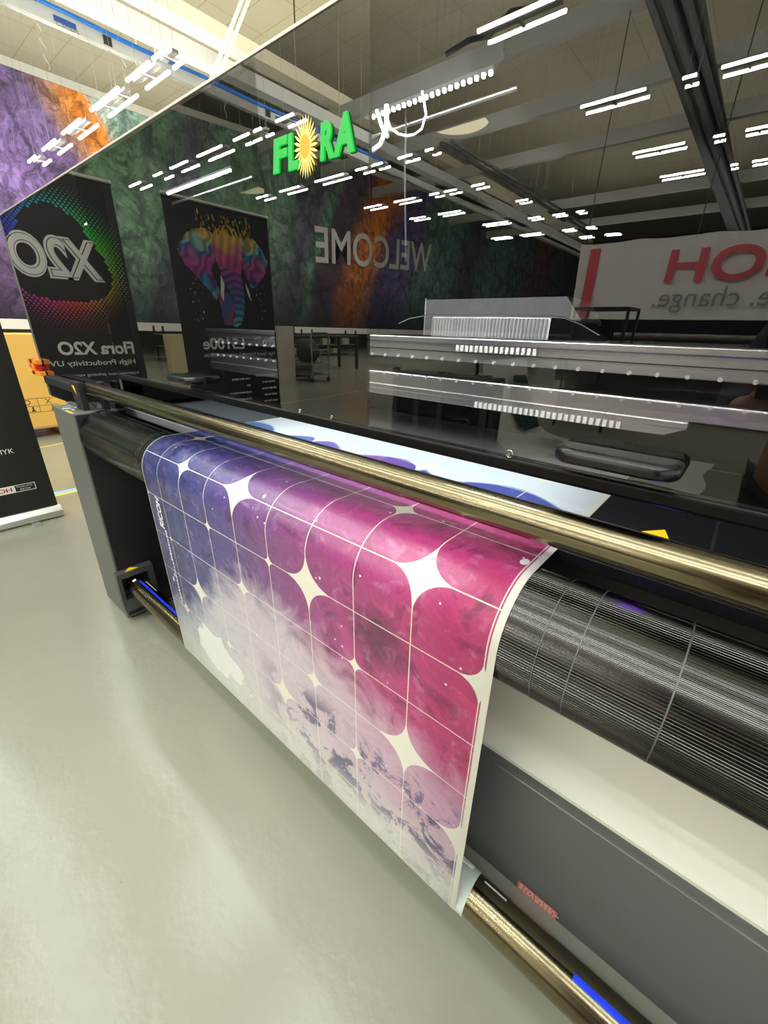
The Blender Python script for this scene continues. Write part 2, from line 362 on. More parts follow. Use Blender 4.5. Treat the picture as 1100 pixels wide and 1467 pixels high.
fr = MB(); fr.box(-1.84, XR, YG - .004, YG + .02, 1.100, 1.122); fr.build('hood_bottom_rail', mat('rail_black', (.004, .004, .004), .35, spec=.2), PR, bevel=.005, segs=3)
MB().box(-2.93, XR, YG - .002, YG + .012, 1.741, 1.7455).build('hood_top_trim', mat('trim_alu', lin(225, 210, 195), .35, .4), PR)
MB().box(-2.945, -2.905, YG, 1.6, .92, 1.741).build('hood_side_plate', graphite, PR, bevel=.002)
# hood top with two half-moon hand holes
ht = MB(); z0, z1 = 1.732, 1.74; y0, y1, ym, R = YG + TH, 1.6, 1.04, .072
holes = (-1.533, -.68)
ht.box(-2.905, XR, y0, ym, z0, z1); ht.box(-2.905, XR, ym + R, y1, z0, z1)
xs = [-2.905] + [v for h in holes for v in (h - R, h + R)] + [XR]
for i in range(0, len(xs), 2): ht.box(xs[i], xs[i + 1], ym, ym + R, z0, z1)
for h in holes:
    for sgn in (-1, 1):
        arc = [(h + sgn * R * math.cos(t), ym + R * math.sin(t)) for t in [i * PI / 20 for i in range(11)]]
        poly = arc + [(h + sgn * R, ym + R)]
        for i in range(10):
            q = [arc[i], arc[i + 1], (h + sgn * R, ym + R)]
            ht.prism(q, 2, z0, z1)
ht.build('hood_top', dark, PR)
MB().box(-2.905, XR, 1.58, 1.6, .92, 1.74).build('hood_rear_wall', dark, PR)
MB().box(-1.9, -1.88, .7, 1.58, 1.0, 1.732).build('inner_partition', dark, PR)
MB().box(-2.905, -1.95, .62, 1.58, .92, .935).build('hood_end_floor', black, PR)
# base
MB().box(-1.92, XR, .80, 1.58, .06, .955).build('base_body', black, PR)
pl = MB().box(-1.92, XR, .648, 1.56, .955, .976).build('print_bed', mat('bed_metal', (.012, .012, .013), .22, 0., .4), PR)
MB().box(-1.92, -1.20, .70, 1.2, .9755, .9768).build('bed_lit_area', mat('bed_lit_metal', (.12, .14, .15), .2, .3), PR)  # paler left bed: interior lamplight put into its colour
MB().box(-1.92, -1.20, .642, .70, .950, .9768).build('bed_lit_strip', mat('bed_lit_strip_metal', (.42, .44, .45), .35, .3), PR)  # front strip of the bed, coloured as lit from inside the hood
for x in (-1.6, .6):
    f = MB(); f.cyl((x, .95), .03, 2, .0, .012, 20); f.cyl((x, .95), .012, 2, .012, .07, 14); f.build('levelling_foot', rubber, PR)
f = MB(); f.cyl((-1.62, .70), .03, 2, .0, .014, 20); f.cyl((-1.62, .70), .012, 2, .014, .09, 14); f.build('levelling_foot', rubber, PR)
# end posts
po = MB().box(-2.196, -1.93, .4515, 1.2, .018, .9725).build('side_post', [graphite], PR, bevel=.003)
MB().box(-1.931, -1.9275, .459, 1.19, .03, .968).build('post_inner_skin', black, PR)
MB().box(XR - .23, XR + .04, .4515, 1.2, .018, .9725).build('side_post', [graphite], PR, bevel=.003)
MB().box(-2.18, -1.95, .47, 1.18, 0, .018).build('post_foot', rubber, po)
st = MB().box(-1.955, -1.935, .4508, .4514, .045, .075).build('floor_sticker', lightblue, po)
# things on the post top
MB().box(-2.075, -1.985, .505, .528, .9725, 1.080).build('tube_bracket', black, PR, bevel=.002)
BR = MB().box(-1.995, -1.955, .572, .592, .9725, 1.080).build('tube_bracket', black, PR, bevel=.002)
MB().box(-2.66, -2.06, .545, .60, 1.012, 1.048).build('support_arm', black, PR, bevel=.003)
yt = MB().face([(-2.06, .5042, 1.065), (-2.03, .5042, 1.065), (-2.02, .5042, 1.03)]).build('warning_sticker', yellow, PR)
for (x, y, z, l) in ((-2.075, .49, .993, .05), (-1.985, .548, .993, .05)):
    MB().cyl((y, z), .009, 0, x, x + l, 16).build('guide_pin', steel, PR, smooth=40)
m = MB(); m.face([(-2.17, .56, .9735), (-2.155, .56, .9735), (-2.115, .47, .9735), (-2.13, .47, .9735)])
m.build('blue_sticker', lightblue, PR, normals=False)
for (x, y, w, h) in ((-2.17, .60, .05, .02), (-2.10, .50, .05, .012), (-2.05, .478, .03, .01), (-2.09, .457, .02, .03)):
    MB().face([(x, y, .9737), (x + w, y, .9737), (x + w, y + h, .9737), (x, y + h, .9737)]).build('white_sticker', print_white, PR, normals=False)
MB().face([(-2.03, .453, .9737), (-1.95, .453, .9737), (-1.95, .462, .9737), (-2.03, .462, .9737)]).build('yellow_sticker', ytape, PR, normals=False)
# orange guard with red button on the hood's left edge
og = MB(); X0, X1, z0, z1 = -3.055, -2.885, 1.026, 1.106
og.box(X0, X1, .575, .604, z1 - .024, z1); og.box(X0 + .03, X1 + .02, .575, .604, z0, z0 + .022); og.box(-3.0, -2.955, .575, .604, z0, z1)
og.box(X0 + .05, -2.946, .604, .68, z1 - .024, z1); og.box(X0 + .05, -2.946, .604, .68, z0, z0 + .022)
OG = og.build('switch_guard', orange, PR, bevel=.003)
m = MB(); m.cyl((.592, 1.065), .015, 0, X0 + .012, X0 + .05, 18); m.build('red_button', redp, OG, smooth=40)
m = MB(); m.cyl((.592, 1.065), .015, 0, -2.95, -2.91, 18); m.build('red_button', redp, OG, smooth=40)
# big grooved roller
RC, RZ, RR = .547, .884, .0935
NG = 140; prof = []
for i in range(NG):
    a0 = 2 * PI * i / NG; da = 2 * PI / NG
    for fct, rr in ((0., RR - .0006), (.34, RR - .0006), (.5, RR), (.84, RR)):
        prof.append((RC + rr * math.cos(a0 + fct * da), RZ + rr * math.sin(a0 + fct * da)))
m = MB(); m.prism(prof, 0, -1.925, XR - .23); RO = m.build('grooved_roller', roll_m, PR)
def ring(x, w, dashed=False):
    m = MB(); n = 96; r0 = RR + .0004
    for i in range(n):
        if dashed and i % 3 == 0: continue
        a, b = 2 * PI * i / n, 2 * PI * (i + 1) / n
        m.face([(x, RC + r0 * math.cos(a), RZ + r0 * math.sin(a)), (x + w, RC + r0 * math.cos(a), RZ + r0 * math.sin(a)), (x + w, RC + r0 * math.cos(b), RZ + r0 * math.sin(b)), (x, RC + r0 * math.cos(b), RZ + r0 * math.sin(b))])
    return m.build('seam_line', ring_m, RO, normals=False)
ring(.030, .0018); ring(-.072, .0016); ring(-.115, .001); ring(-1.385, .002, True); ring(-1.40, .002, True)
# upper brass tube
MB().cyl((.548, 1.056), .0261, 0, -1.985, XR - .2, 64).build('upper_tube', brass, PR, smooth=50)
# lower shaft and its bracket
LC, LZ, LR = .511, .193, .0420
LT = MB().cyl((LC, LZ), LR, 0, -1.915, XR - .24, 64).build('lower_shaft', brass, PR, smooth=50)
def strip(x0, x1, ang, w, m, name):
    a0, a1 = ang - w / 2, ang + w / 2; s_ = MB(); n = 4
    for i in range(n):
        a, b = math.radians(a0 + (a1 - a0) * i / n), math.radians(a0 + (a1 - a0) * (i + 1) / n); r = LR + .0006
        s_.face([(x0, LC - r * math.cos(a), LZ + r * math.sin(a)), (x1, LC - r * math.cos(a), LZ + r * math.sin(a)), (x1, LC - r * math.cos(b), LZ + r * math.sin(b)), (x0, LC - r * math.cos(b), LZ + r * math.sin(b))])
    return s_.build(name, m, LT, normals=False)
strip(-1.845, -1.47, 92, 13, bluetape, 'blue_strip'); strip(.055, .4, 84, 16, bluetape, 'blue_strip')
for x0, x1 in ((-1.83, -1.72), (-.135, -.085)):
    strip(x0, x1, 118, 7, print_white, 'white_strip'); strip(x0, x1, -22, 7, print_white, 'white_strip')
strip(-1.878, -1.862, 72, 20, print_white, 'white_dot')
bb = MB(); bx0, bx1 = -1.9275, -1.888; by0, by1, bz0, bz1 = .440, .592, .075, .276
h = .056
bb.box(bx0, bx1, by0, by1, LZ + h, bz1); bb.box(bx0, bx1, by0, by1, bz0, LZ - h); bb.box(bx0, bx1, by0, LC - h, LZ - h, LZ + h); bb.box(bx0, bx1, LC + h, by1, LZ - h, LZ + h)
BK = bb.build('shaft_bracket', mat('bracket_grey', lin(70, 72, 70), .5), PR, bevel=.0015)
MB().face([(-1.924, .505, bz1 + .0006), (-1.893, .475, bz1 + .0006), (-1.895, .535, bz1 + .0006)]).build('warning_sticker', yellow, BK, normals=False)
# catch tray, apron, sill
tr = MB(); prof = [(.668, .66), (.655, .585), (.640, .545), (.628, .520), (.612, .508), (.612, .500), (.74, .500), (.74, .66)]
tr.prism(prof, 0, -1.70, XR - .23); tr.build('catch_tray', traym, PR, smooth=35)
ap = MB(); ap.prism([(.602, .500), (.602, .165), (.72, .165), (.72, .500)], 0, -1.70, XR - .23); AP = ap.build('apron_panel', slate, PR)
MB().box(-.19, XR - .23, .6005, .6021, .4835, .486).build('seam_line', alu, AP)
MB().box(-1.70, XR - .23, .553, .72, .125, .164).build('sill_ledge', sillm, PR, bevel=.004)
# red sticker (illegible print)
RS = MB().face([(-.084, .6014, .166), (.002, .6014, .166), (.002, .6014, .192), (-.084, .6014, .192)]).build('red_sticker', mat('red_label', lin(240, 124, 104), .5), AP, normals=False)
m = MB()
for r_ in range(3):
    x = -.08
    while x < -.004:
        w = random.uniform(.004, .011); m.face([(x, .6010, .170 + r_ * .0072), (x + w, .6010, .170 + r_ * .0072), (x + w, .6010, .1735 + r_ * .0072), (x, .6010, .1735 + r_ * .0072)]); x += w + .003
m.build('sticker_print', print_white, RS, normals=False)
# yellow warning triangle on the bed behind the brass tube
wt = MB(); wt.face([(-.085, .81, .9768), (-.025, .795, .9768), (-.045, .86, .9768)]); wt.build('warning_sticker', yellow, pl, normals=False)
MB().box(.025, .03, .70, 1.0, .976, .9765).build('bed_mark', black, pl)

# interior ------------------------------------------------------------------
GA = MB()
GA.box(-1.86, .5, 1.0, 1.12, 1.228, 1.270); GA.box(-1.86, .5, .992, 1.13, 1.270, 1.284)
ga = GA.build('upper_beam', alu, PR, bevel=.002)
MB().box(-1.86, .5, .997, 1.0005, 1.2495, 1.2515).build('beam_groove', black, ga)
GB = MB(); GB.box(-1.86, -.07, 1.0, 1.12, 1.146, 1.1825); GB.box(-1.86, -.07, .994, 1.12, 1.135, 1.149); GB.prism([(-1.86, 1.118), (-.105, 1.118), (-.07, 1.135), (-1.86, 1.135)], 1, .998, 1.12)
GB.box(-.07, .5, 1.0, 1.12, 1.150, 1.1825)
gb = GB.build('lower_beam', alu, PR, bevel=.002)
gp = MB().box(-1.86, .5, 1.03, 1.06, 1.1825, 1.228).build('gap_plate', black_gloss, PR)
b0 = MB(); b0.cyl((0, 0), .0040, 1, -.004, 0, 14); b0.cyl((0, 0), .0020, 1, -.0045, -.0035, 6)
bolt = b0.build('bolt', mat('bolt_steel', (.8, .8, .78), .3, .4), ga, smooth=40); first = True
for par, z in ((ga, 1.2310), (gb, 1.1795)):
    for i in range(38):
        x = -1.794 + i * .05
        o = bolt if first else bolt.copy()
        if not first: COL.objects.link(o)
        first = False; o.parent = par; o.location = (x, 1.0, z)
ripples = MB()
for i in range(16): ripples.box(-.60 + i * .0135, -.592 + i * .0135, .990, .9965, 1.2535, 1.268)
ripples.build('beam_ripple', white, ga)  # white ribs standing in for a rippled reflection on the beam
ripples = MB()
for i in range(26): ripples.box(-.53 + i * .0135, -.522 + i * .0135, .990, .998, 1.120, 1.134)
ripples.build('beam_ripple', white, gb)  # same stand-in for the reflection on the lower beam
# print carriage
CA = MB(); CA.box(-.775, -.42, 1.13, 1.30, 1.2845, 1.338)
ca = CA.build('carriage', mat('carriage_white', lin(225, 226, 225), .3), PR, bevel=.003)
m = MB()
for i in range(35): m.box(-.772 + i * .01, -.767 + i * .01, 1.125, 1.131, 1.287, 1.334)
m.build('led_ripple', alu, ca)  # ribs imitate the rippled LED reflection on the carriage front
m = MB(); pf = [(-.42, 1.284), (-.42, 1.336), (-.395, 1.335), (-.37, 1.330), (-.345, 1.320), (-.32, 1.308), (-.29, 1.296), (-.275, 1.290), (-.275, 1.284)]
m.prism(pf, 1, 1.13, 1.30); m.build('carriage_fairing', black_gloss, ca, smooth=40)
MB().tube([(-.90, 1.128, 1.318), (-.86, 1.128, 1.332), (-.80, 1.128, 1.3405), (-.60, 1.128, 1.3415), (-.43, 1.128, 1.3405), (-.39, 1.128, 1.337), (-.345, 1.128, 1.322), (-.30, 1.128, 1.300)], .0018, 6).build('carriage_rim', steel, ca)
m = MB(); m.prism([(-.92, 1.284), (-.92, 1.395), (-.45, 1.395), (-.40, 1.335), (-.40, 1.284)], 1, 1.30, 1.5); m.build('carriage_cover', mat('cover_grey', lin(96, 96, 94), .4), ca)
MB().box(-.925, -.921, 1.30, 1.5, 1.284, 1.4).build('cover_edge', alu, ca)
# led strips under the hood top
def leds(x0, x1, n):
    c = MB().box(x0 - .03, x1 + .03, .785, .815, 1.690, 1.700).build('led_channel', dark, PR)
    MB().box(x0 - .02, x1 + .02, .795, .805, 1.700, 1.7325).build('led_hanger', dark, c)
    m = MB()
    for i in range(n):
        x = x0 + (x1 - x0) * i / (n - 1); m.box(x - .0022, x + .0022, .7975, .8025, 1.685, 1.690)
    m.build('led_row', led_m, c)
    MB().tube([(x0 - .1, .86, 1.684), (x1 + .02, .86, 1.684)], .004, 10).build('glow_streak_rod', alu, c, smooth=50)  # added rod standing in for the reflected LED glow streak
leds(-.735, -.465, 22); leds(-1.62, -1.25, 28)
wc = mat('white_conduit', lin(214, 212, 205), .35)
m = MB(); m.tube([(-.671, .78, 1.688), (-.669, .78, 1.654), (-.684, .78, 1.632), (-.701, .78, 1.627), (-.716, .78, 1.626)], .0045, 10); m.build('white_hose', wc, PR, smooth=60)
m = MB(); pts = [(-.588, 1.688), (-.577, 1.654), (-.585, 1.635), (-.602, 1.6305), (-.619, 1.632), (-.64, 1.639), (-.66, 1.652), (-.671, 1.672)]
m.tube([(x, .78, z) for x, z in pts], .0022, 8); m.build('white_hose', wc, PR, smooth=60)
m = MB(); m.tube([(-.70, .785, 1.688), (-.685, .785, 1.659), (-.67, .785, 1.642)], .0035, 8); m.build('white_hose', wc, PR, smooth=60)
MB().tube([(-.679, .85, 1.732), (-.676, .85, 1.60), (-.664, .85, 1.44)], .0022, 8).build('black_cable', rubber, PR, smooth=60)
# lit sign on the hood
sg = MB()
letters = [('F', -.797, .047, 1.5625, .050), ('L', -.752, .030, 1.560, .052), ('R', -.6655, .034, 1.5595, .050), ('A', -.633, .048, 1.5590, .0525)]
for ch, x, w, z, h in letters:
    MB().text(ch, w, h, (x, YG - .0005, z), (1, 0, 0), (0, 0, 1), bold=.05, shear=.12, depth=.004).build('sign_letter', green_m, DIV)
fl = MB(); cx, cz = -.703, 1.586; n = 26
for i in range(n):
    a = 2 * PI * i / n; da = PI / n
    def q(r, t, d): return (cx + r * .80 * math.cos(t), YG - d, cz + r * 1.12 * math.sin(t))
    for d in (.003,):
        fl.face([q(.013, a - da, d), q(.030, a - da * .55, d), q(.040, a, d), q(.030, a + da * .55, d), q(.013, a + da, d)])
SUN = fl.build('sign_flower', sun_m, DIV, normals=False)
m = MB(); m.face([(cx + .0135 * math.cos(t), YG - .0045, cz + .017 * math.sin(t)) for t in [2 * PI * i / 24 for i in range(24)]]); m.build('flower_centre', sunc_m, SUN, normals=False)

# ------------------------------------------------------------------ printed sheet
rs = RR + .0009; RL = LR + .0030
prof = []   # (v, y, z)
for y in (1.40, 1.2, 1.0, .9, .8, .7, .62): prof.append((-(rs * PI / 2) - (y - RC), y, RZ + rs))
for i in range(25):
    a = PI / 2 * (1 - i / 24); prof.append((-rs * a, RC - rs * math.cos(a), RZ + rs * math.sin(a)))
yb = LC - RL
for i in range(1, 13): t_ = i / 12; prof.append((t_ * (RZ - LZ), (RC - rs) * (1 - t_) + yb * t_ , RZ + (LZ - RZ) * t_))
for i in range(1, 25):
    a = PI * 1.35 * i / 24; prof.append(((RZ - LZ) + RL * a, LC - RL * math.cos(a), LZ - RL * math.sin(a)))
XL, XE = -1.345, -.165; NX = 6
me = bpy.data.meshes.new('printed_sheet'); vs, fs, uvs = [], [], []
for (v, y, z) in prof:
    for j in range(NX + 1):
        x = XL + (XE - XL) * j / NX; vs.append((x, y, z)); uvs.append((x, v))
for i in range(len(prof) - 1):
    for j in range(NX): b = i * (NX + 1) + j; fs.append((b, b + 1, b + NX + 2, b + NX + 1))
me.from_pydata(vs, [], fs); uvl = me.uv_layers.new(name='UVMap')
for p in me.polygons:
    p.use_smooth = True
    for li in p.loop_indices: uvl.data[li].uv = uvs[me.loops[li].vertex_index]
me.materials.append(sheet_m)
SH = thing('printed_sheet', 'large printed film in blue, purple and pink with white stars draped over the roller', 'print')
film = bpy.data.objects.new('film', me); COL.objects.link(film); film.parent = SH
so = film.modifiers.new('s', 'SOLIDIFY'); so.thickness = .0005; so.offset = 0
m = MB()
m2 = MB()
for i in range(64):
    a, b = 2 * PI * i / 64, 2 * PI * (i + 1) / 64
    def wp(x, r, t): return (x, LC + r * math.cos(t), LZ + r * math.sin(t))
    r0, r1, xa, xb = LR + .0006, LR + .0024, XL, XE + .016
    m2.face([wp(xa, r1, a), wp(xb, r1, a), wp(xb, r1, b), wp(xa, r1, b)]); m2.face([wp(xb, r1, a), wp(xb, r0, a), wp(xb, r0, b), wp(xb, r1, b)]); m2.face([wp(xa, r1, a), wp(xa, r1, b), wp(xa, r0, b), wp(xa, r0, a)])
m2.build('wound_layers', paperlayer, SH, smooth=50)
m.text('RICOH', .105, .030, (-1.262, .4518, .712), (0, 0.002, 1), (-1, 0, 0), bold=.03, shear=.2)
v = .60
m.build('printed_word', print_white, SH, normals=False)
m = MB(); z = .705
while z > .44:
    w = random.uniform(.004, .014); h_ = random.uniform(.008, .013) * (1.0 if z > .6 else .7); yq = (RC - rs) + (yb - (RC - rs)) * (RZ - z) / (RZ - LZ) - .0009
    m.face([(-1.262, yq, z), (-1.262 - h_, yq, z), (-1.262 - h_, yq, z - w * .8), (-1.262, yq, z - w * .8)]); z -= w + .002
m.build('small_print', print_white, SH, normals=False)

# ------------------------------------------------------------------ roll up banners (face +x)
def hue(h):
    import colorsys
    r, g, b = colorsys.hsv_to_rgb(h % 1, .72, .95); return tuple(c ** 2.2 for c in (r, g, b))
BX = -3.57
def banner_stand(name, label, y0, y1, top, group=None):
    t = thing(name, label, 'banner', group, (BX, (y0 + y1) / 2, 0))
    L = lambda o: o
    cy = (y0 + y1) / 2
    def loc(m): m.v = [(x - BX, y - cy, z) for x, y, z in m.v]; return m
    b = MB(); b.prism([(BX - .05, .012), (BX + .055, .012), (BX + .055, .05), (BX + .02, .085), (BX - .03, .085), (BX - .05, .06)], 1, y0 - .015, y1 + .015)
    base = loc(b).build('banner_base', alu, t, bevel=.004)
    for yy_ in (y0 + .16, y1 - .16):
        f = MB(); f.box(BX - .10, BX + .13, yy_ - .025, yy_ + .025, 0, .010); loc(f).build('banner_foot', alu, t, bevel=.004)
    s_ = MB(); s_.box(BX + .004, BX + .006, y0, y1, .08, top); loc(s_).build('banner_sheet', banner_black, t)
    r_ = MB(); r_.cyl((BX + .004, top), .012, 1, y0 - .005, y1 + .005, 14); loc(r_).build('top_rail', alu, t, smooth=40)
    p_ = MB(); p_.tube([(BX - .03, cy, .08), (BX - .01, cy, top)], .008, 8); loc(p_).build('support_pole', alu, t)
    return t, loc
XF = BX + .0072
AY, AZ = (0, 1, 0), (0, 0, 1)
t1, loc1 = banner_stand('roll_up_banner', 'black roll up banner with rainbow dot ring and big white lettering, left of the printer', -.165, .598, 2.134)
m = MB(); cy, cz, R0 = .223, 1.655, .265
for i in range(-28, 29):
    for j in range(-44, 45):
        yy_, zz_ = cy + i * .025 + (j % 2) * .0125, cz + j * .0145
        if not (-.15 < yy_ < .585 and 1.2 < zz_ < 2.1): continue
        r = math.hypot(yy_ - cy, (zz_ - cz)); 
        if r < R0 - .03 * math.sin(3 * math.atan2(zz_ - cz, yy_ - cy)) or r > .47: continue
        sz = .0108 * max(.12, 1 - (r - R0) / .22)
        ang = math.atan2(zz_ - cz, yy_ - cy) / (2 * PI)
        # warm below, green on the reader's left, blue above
        c = hue(.62 - (ang - .125))
        fade = max(.25, 1 - (r - R0) / .24)
        m.face([(XF, yy_ - sz, zz_), (XF, yy_, zz_ - sz), (XF, yy_ + sz, zz_), (XF, yy_, zz_ + sz)], tuple(q_ * fade * .72 for q_ in c))
loc1(m).build('dot_ring', vc, t1, normals=False)
m = MB(); m.text('X2O', .50, .245, (XF, -.012, 1.540), AY, AZ, bold=.06, shear=.05)
m.text('Flora X2O', .47, .085, (XF, -.108, 1.085), AY, AZ, bold=.03)
m.text('High Productivity UV', .53, .045, (XF, -.10, 1.005), AY, AZ, bold=.01)
m.text('Improve your printing versatility', .50, .026, (XF, -.108, .938), AY, AZ); m.text('Hub', .05, .022, (XF, .45, .936), AY, AZ)
m.text('CMYK', .125, .032, (XF, .335, .492), AY, AZ)
loc1(m).build('banner_lettering', print_white, t1, normals=False)
m = MB(); m.text('X2O', .50, .245, (XF + .001, -.012, 1.540), AY, AZ, bold=.06, shear=.05, inner=.022); loc1(m).build('letter_inlines', banner_black, t1, normals=False)
m = MB(); m.text('X2O', .50, .245, (XF + .002, -.012, 1.540), AY, AZ, bold=.06, shear=.05, inner=.010); loc1(m).build('letter_cores', print_white, t1, normals=False)
m = MB(); m.face([(XF, .18, .229), (XF, .512, .229), (XF, .512, .279), (XF, .18, .279)]); lb = loc1(m).build('logo_plate', print_white, t1, normals=False)
m = MB(); m.text('RICOH', .15, .028, (XF + .0006, .235, .240), AY, AZ, bold=.02); loc1(m).build('logo_word', print_red, lb, normals=False)
m = MB(); m.face([(XF + .0004, .402, .233), (XF + .0004, .508, .233), (XF + .0004, .508, .275), (XF + .0004, .402, .275)]); loc1(m).build('logo_tag', banner_black, lb, normals=False)
m = MB(); m.text('Powered by', .085, .014, (XF + .0008, .412, .256), AY, AZ); m.text('RICOH', .055, .012, (XF + .0008, .427, .239), AY, AZ); loc1(m).build('tag_lettering', print_white, lb, normals=False)

t2, loc2 = banner_stand('roll_up_banner', 'black roll up banner with a many coloured elephant, seen reflected in the glass', -1.385, -.49, 2.15)
earL = [(-.553, 1.794), (-.576, 1.846), (-.64, 1.922), (-.706, 1.961), (-.785, 1.978), (-.846, 1.966), (-.87, 1.912), (-.875, 1.835), (-.846, 1.752), (-.805, 1.694), (-.843, 1.617), (-.856, 1.534), (-.822, 1.476), (-.782, 1.543), (-.719, 1.606), (-.664, 1.654), (-.598, 1.718), (-.576, 1.76)]
earR = [(-1.097, 1.958), (-1.172, 1.983), (-1.243, 1.959), (-1.312, 1.891), (-1.358, 1.81), (-1.333, 1.718), (-1.266, 1.653), (-1.18, 1.587), (-1.147, 1.628), (-1.118, 1.698), (-1.107, 1.781)]
head = [(-.841, 1.934), (-.88, 1.978), (-.968, 2.024), (-1.052, 2.018), (-1.097, 1.958), (-1.114, 1.879), (-1.11, 1.782), (-1.081, 1.694), (-1.094, 1.58), (-1.089, 1.461), (-1.053, 1.324), (-.99, 1.276), (-.946, 1.291), (-.984, 1.367), (-.99, 1.486), (-.955, 1.555), (-.912, 1.623), (-.889, 1.703), (-.859, 1.78), (-.837, 1.856)]
leg_ = [(-.841, 1.603), (-.882, 1.536), (-.953, 1.541), (-.996, 1.457), (-.955, 1.291), (-.874, 1.289), (-.862, 1.392)]
tusks = [[(-.885, 1.675), (-.91, 1.608), (-.883, 1.479), (-.865, 1.535)], [(-1.107, 1.639), (-1.14, 1.569), (-1.154, 1.495), (-1.119, 1.553)]]
def inside(p, poly):
    c = False; n = len(poly)
    for i in range(n):
        a, b = poly[i], poly[i - 1]
        if (a[1] > p[1]) != (b[1] > p[1]) and p[0] < (b[0] - a[0]) * (p[1] - a[1]) / (b[1] - a[1]) + a[0]: c = not c
    return c
def mixc(a, b, t): t = max(0, min(1, t)); return tuple(x * (1 - t) + y * t for x, y in zip(a, b))
YE, OR, MA, BL, TE, PU, NA = lin(225, 190, 70), lin(215, 130, 60), lin(200, 70, 130), lin(50, 120, 180), lin(90, 190, 210), lin(110, 70, 150), lin(50, 50, 100)
m = MB(); st_ = .0095
y = -1.37
while y < -.53:
    z = 1.26
    while z < 2.06:
        p = (y, z); col = None
        wob = .03 * math.sin(y * 31 + z * 17) + .02 * math.sin(z * 53 - y * 23)
        if inside(p, head):
            s_ = (z + wob - 1.28) / .74; col = mixc(TE, BL, s_ * 5) if s_ < .2 else mixc(BL, PU, (s_ - .2) * 4) if s_ < .45 else mixc(PU, MA, (s_ - .45) * 4) if s_ < .7 else mixc(MA, YE, (s_ - .7) * 5)
            rid = .72 + .4 * math.sin(z * 120 + 3 * math.sin(y * 20)); col = tuple(c * (rid if z < 1.72 else .9 + .25 * math.sin(y * 90 + z * 20)) for c in col)
        elif inside(p, earL) or inside(p, earR):
            L_ = inside(p, earL); s_ = (z + wob - 1.5) / .48; cc = (y + .85) if L_ else (-1.1 - y)
            col = mixc(TE, BL, s_ * 4) if s_ < .25 else mixc(PU, MA, (s_ - .25) * 4) if s_ < .5 else mixc(MA, BL, (s_ - .5) * 5) if s_ < .72 else mixc(TE, YE, (s_ - .72) * 5)
            col = tuple(c * (.75 + .35 * math.sin(z * 38 + y * 70 + wob * 60)) for c in col)
        elif inside(p, leg_): col = mixc(BL, MA, .5 + .5 * math.sin(z * 18 + y * 30)); col = tuple(c * .55 for c in col)
        if col: m.face([(XF, y, z), (XF, y + st_, z), (XF, y + st_, z + st_), (XF, y, z + st_)], tuple(max(0, c) * 1.05 for c in col))
        z += st_
    y += st_
for i in range(150):  # paint splashes
    top = random.random() < .55
    yy_ = random.uniform(-1.2, -.72) if top else random.choice([random.uniform(-.72, -.6), random.uniform(-1.3, -1.2)]); zz_ = random.uniform(1.95, 2.08) if top else random.uniform(1.32, 1.65)
    s_ = random.uniform(.002, .009); h_ = s_ * random.uniform(1, 4) if top else s_
    c = random.choice([YE, OR, lin(150, 190, 70)]) if top else random.choice([BL, TE, PU])
    m.face([(XF, yy_ - s_, zz_), (XF, yy_, zz_ - h_), (XF, yy_ + s_, zz_), (XF, yy_, zz_ + h_ * 1.6)], c)
loc2(m).build('elephant_print', vc, t2, normals=False)
m = MB()
for T in tusks: m.face([(XF + .0006, a, b) for a, b in T])
m.text('Pro', .135, .085, (XF, -1.365, 1.125), AY, AZ, bold=.02); m.text('TM', .07, .035, (XF, -1.222, 1.172), AY, AZ, bold=.02); m.text('L5100e', .39, .092, (XF, -1.04, 1.105), AY, AZ, bold=.02)
m.text('High Speed Extended colour capabilities.', .72, .044, (XF, -1.36, 1.035), AY, AZ)
for r_, (ya, yb_) in enumerate([(-1.35, -1.15), (-1.34, -1.2), (-1.35, -1.18), (-1.35, -1.22), (-1.35, -1.2)]):
    yy_ = ya
    while yy_ < yb_:
        w = random.uniform(.012, .04); zz_ = .86 - r_ * .06; m.face([(XF, yy_, zz_), (XF, yy_ + w, zz_), (XF, yy_ + w, zz_ + .016), (XF, yy_, zz_ + .016)]); yy_ += w + .008
for r_, (ya, yb_) in enumerate([(-1.06, -.88), (-1.06, -1.04), (-1.06, -.84), (-1.06, -.94)]):
    yy_ = ya
    while yy_ < yb_:
        w = random.uniform(.012, .04); zz_ = .84 - r_ * .06; m.face([(XF, yy_, zz_), (XF, yy_ + w, zz_), (XF, yy_ + w, zz_ + .016), (XF, yy_, zz_ + .016)]); yy_ += w + .008
loc2(m).build('banner_lettering', print_white, t2, normals=False)

# ------------------------------------------------------------------ carton on pallet behind the banner
PT = thing('pallet', 'wooden pallet under the orange carton', 'pallet', None, (-6.7, 1.0, 0))
wood = mat('pallet_wood', lin(214, 170, 110), .7)
def off(m, o): m.v = [(x - o[0], y - o[1], z - o[2]) for x, y, z in m.v]; return m
o_ = (-6.7, 1.0, 0)
for y in (.62, 1.0, 1.38):
    for x in (-7.05, -6.7, -6.36): off(MB().box(x - .05, x + .05, y - .05, y + .05, .02, .11), o_).build('block', wood, PT)
m = MB()
for y in (.62, 1.0, 1.38): m.box(-7.1, -6.3, y - .05, y + .05, 0, .02)
off(m, o_).build('runner', wood, PT)
m = MB()
for i in range(6): x = -7.1 + i * .14; m.box(x, x + .1, .55, 1.45, .11, .13)
off(m, o_).build('deck_board', wood, PT)
cartm = mat('carton_orange', lin(248, 196, 96), .6)
CT = thing('carton', 'tall orange cardboard carton with handling symbols standing on the pallet', 'box', None, (-6.7, 1.0, .13))
o_ = (-6.7, 1.0, .13)
off(MB().box(-7.08, -6.30, .56, 1.44, .13, 1.145), o_).build('carton_body', cartm, CT, bevel=.004)
m = MB(); xx = -6.2985
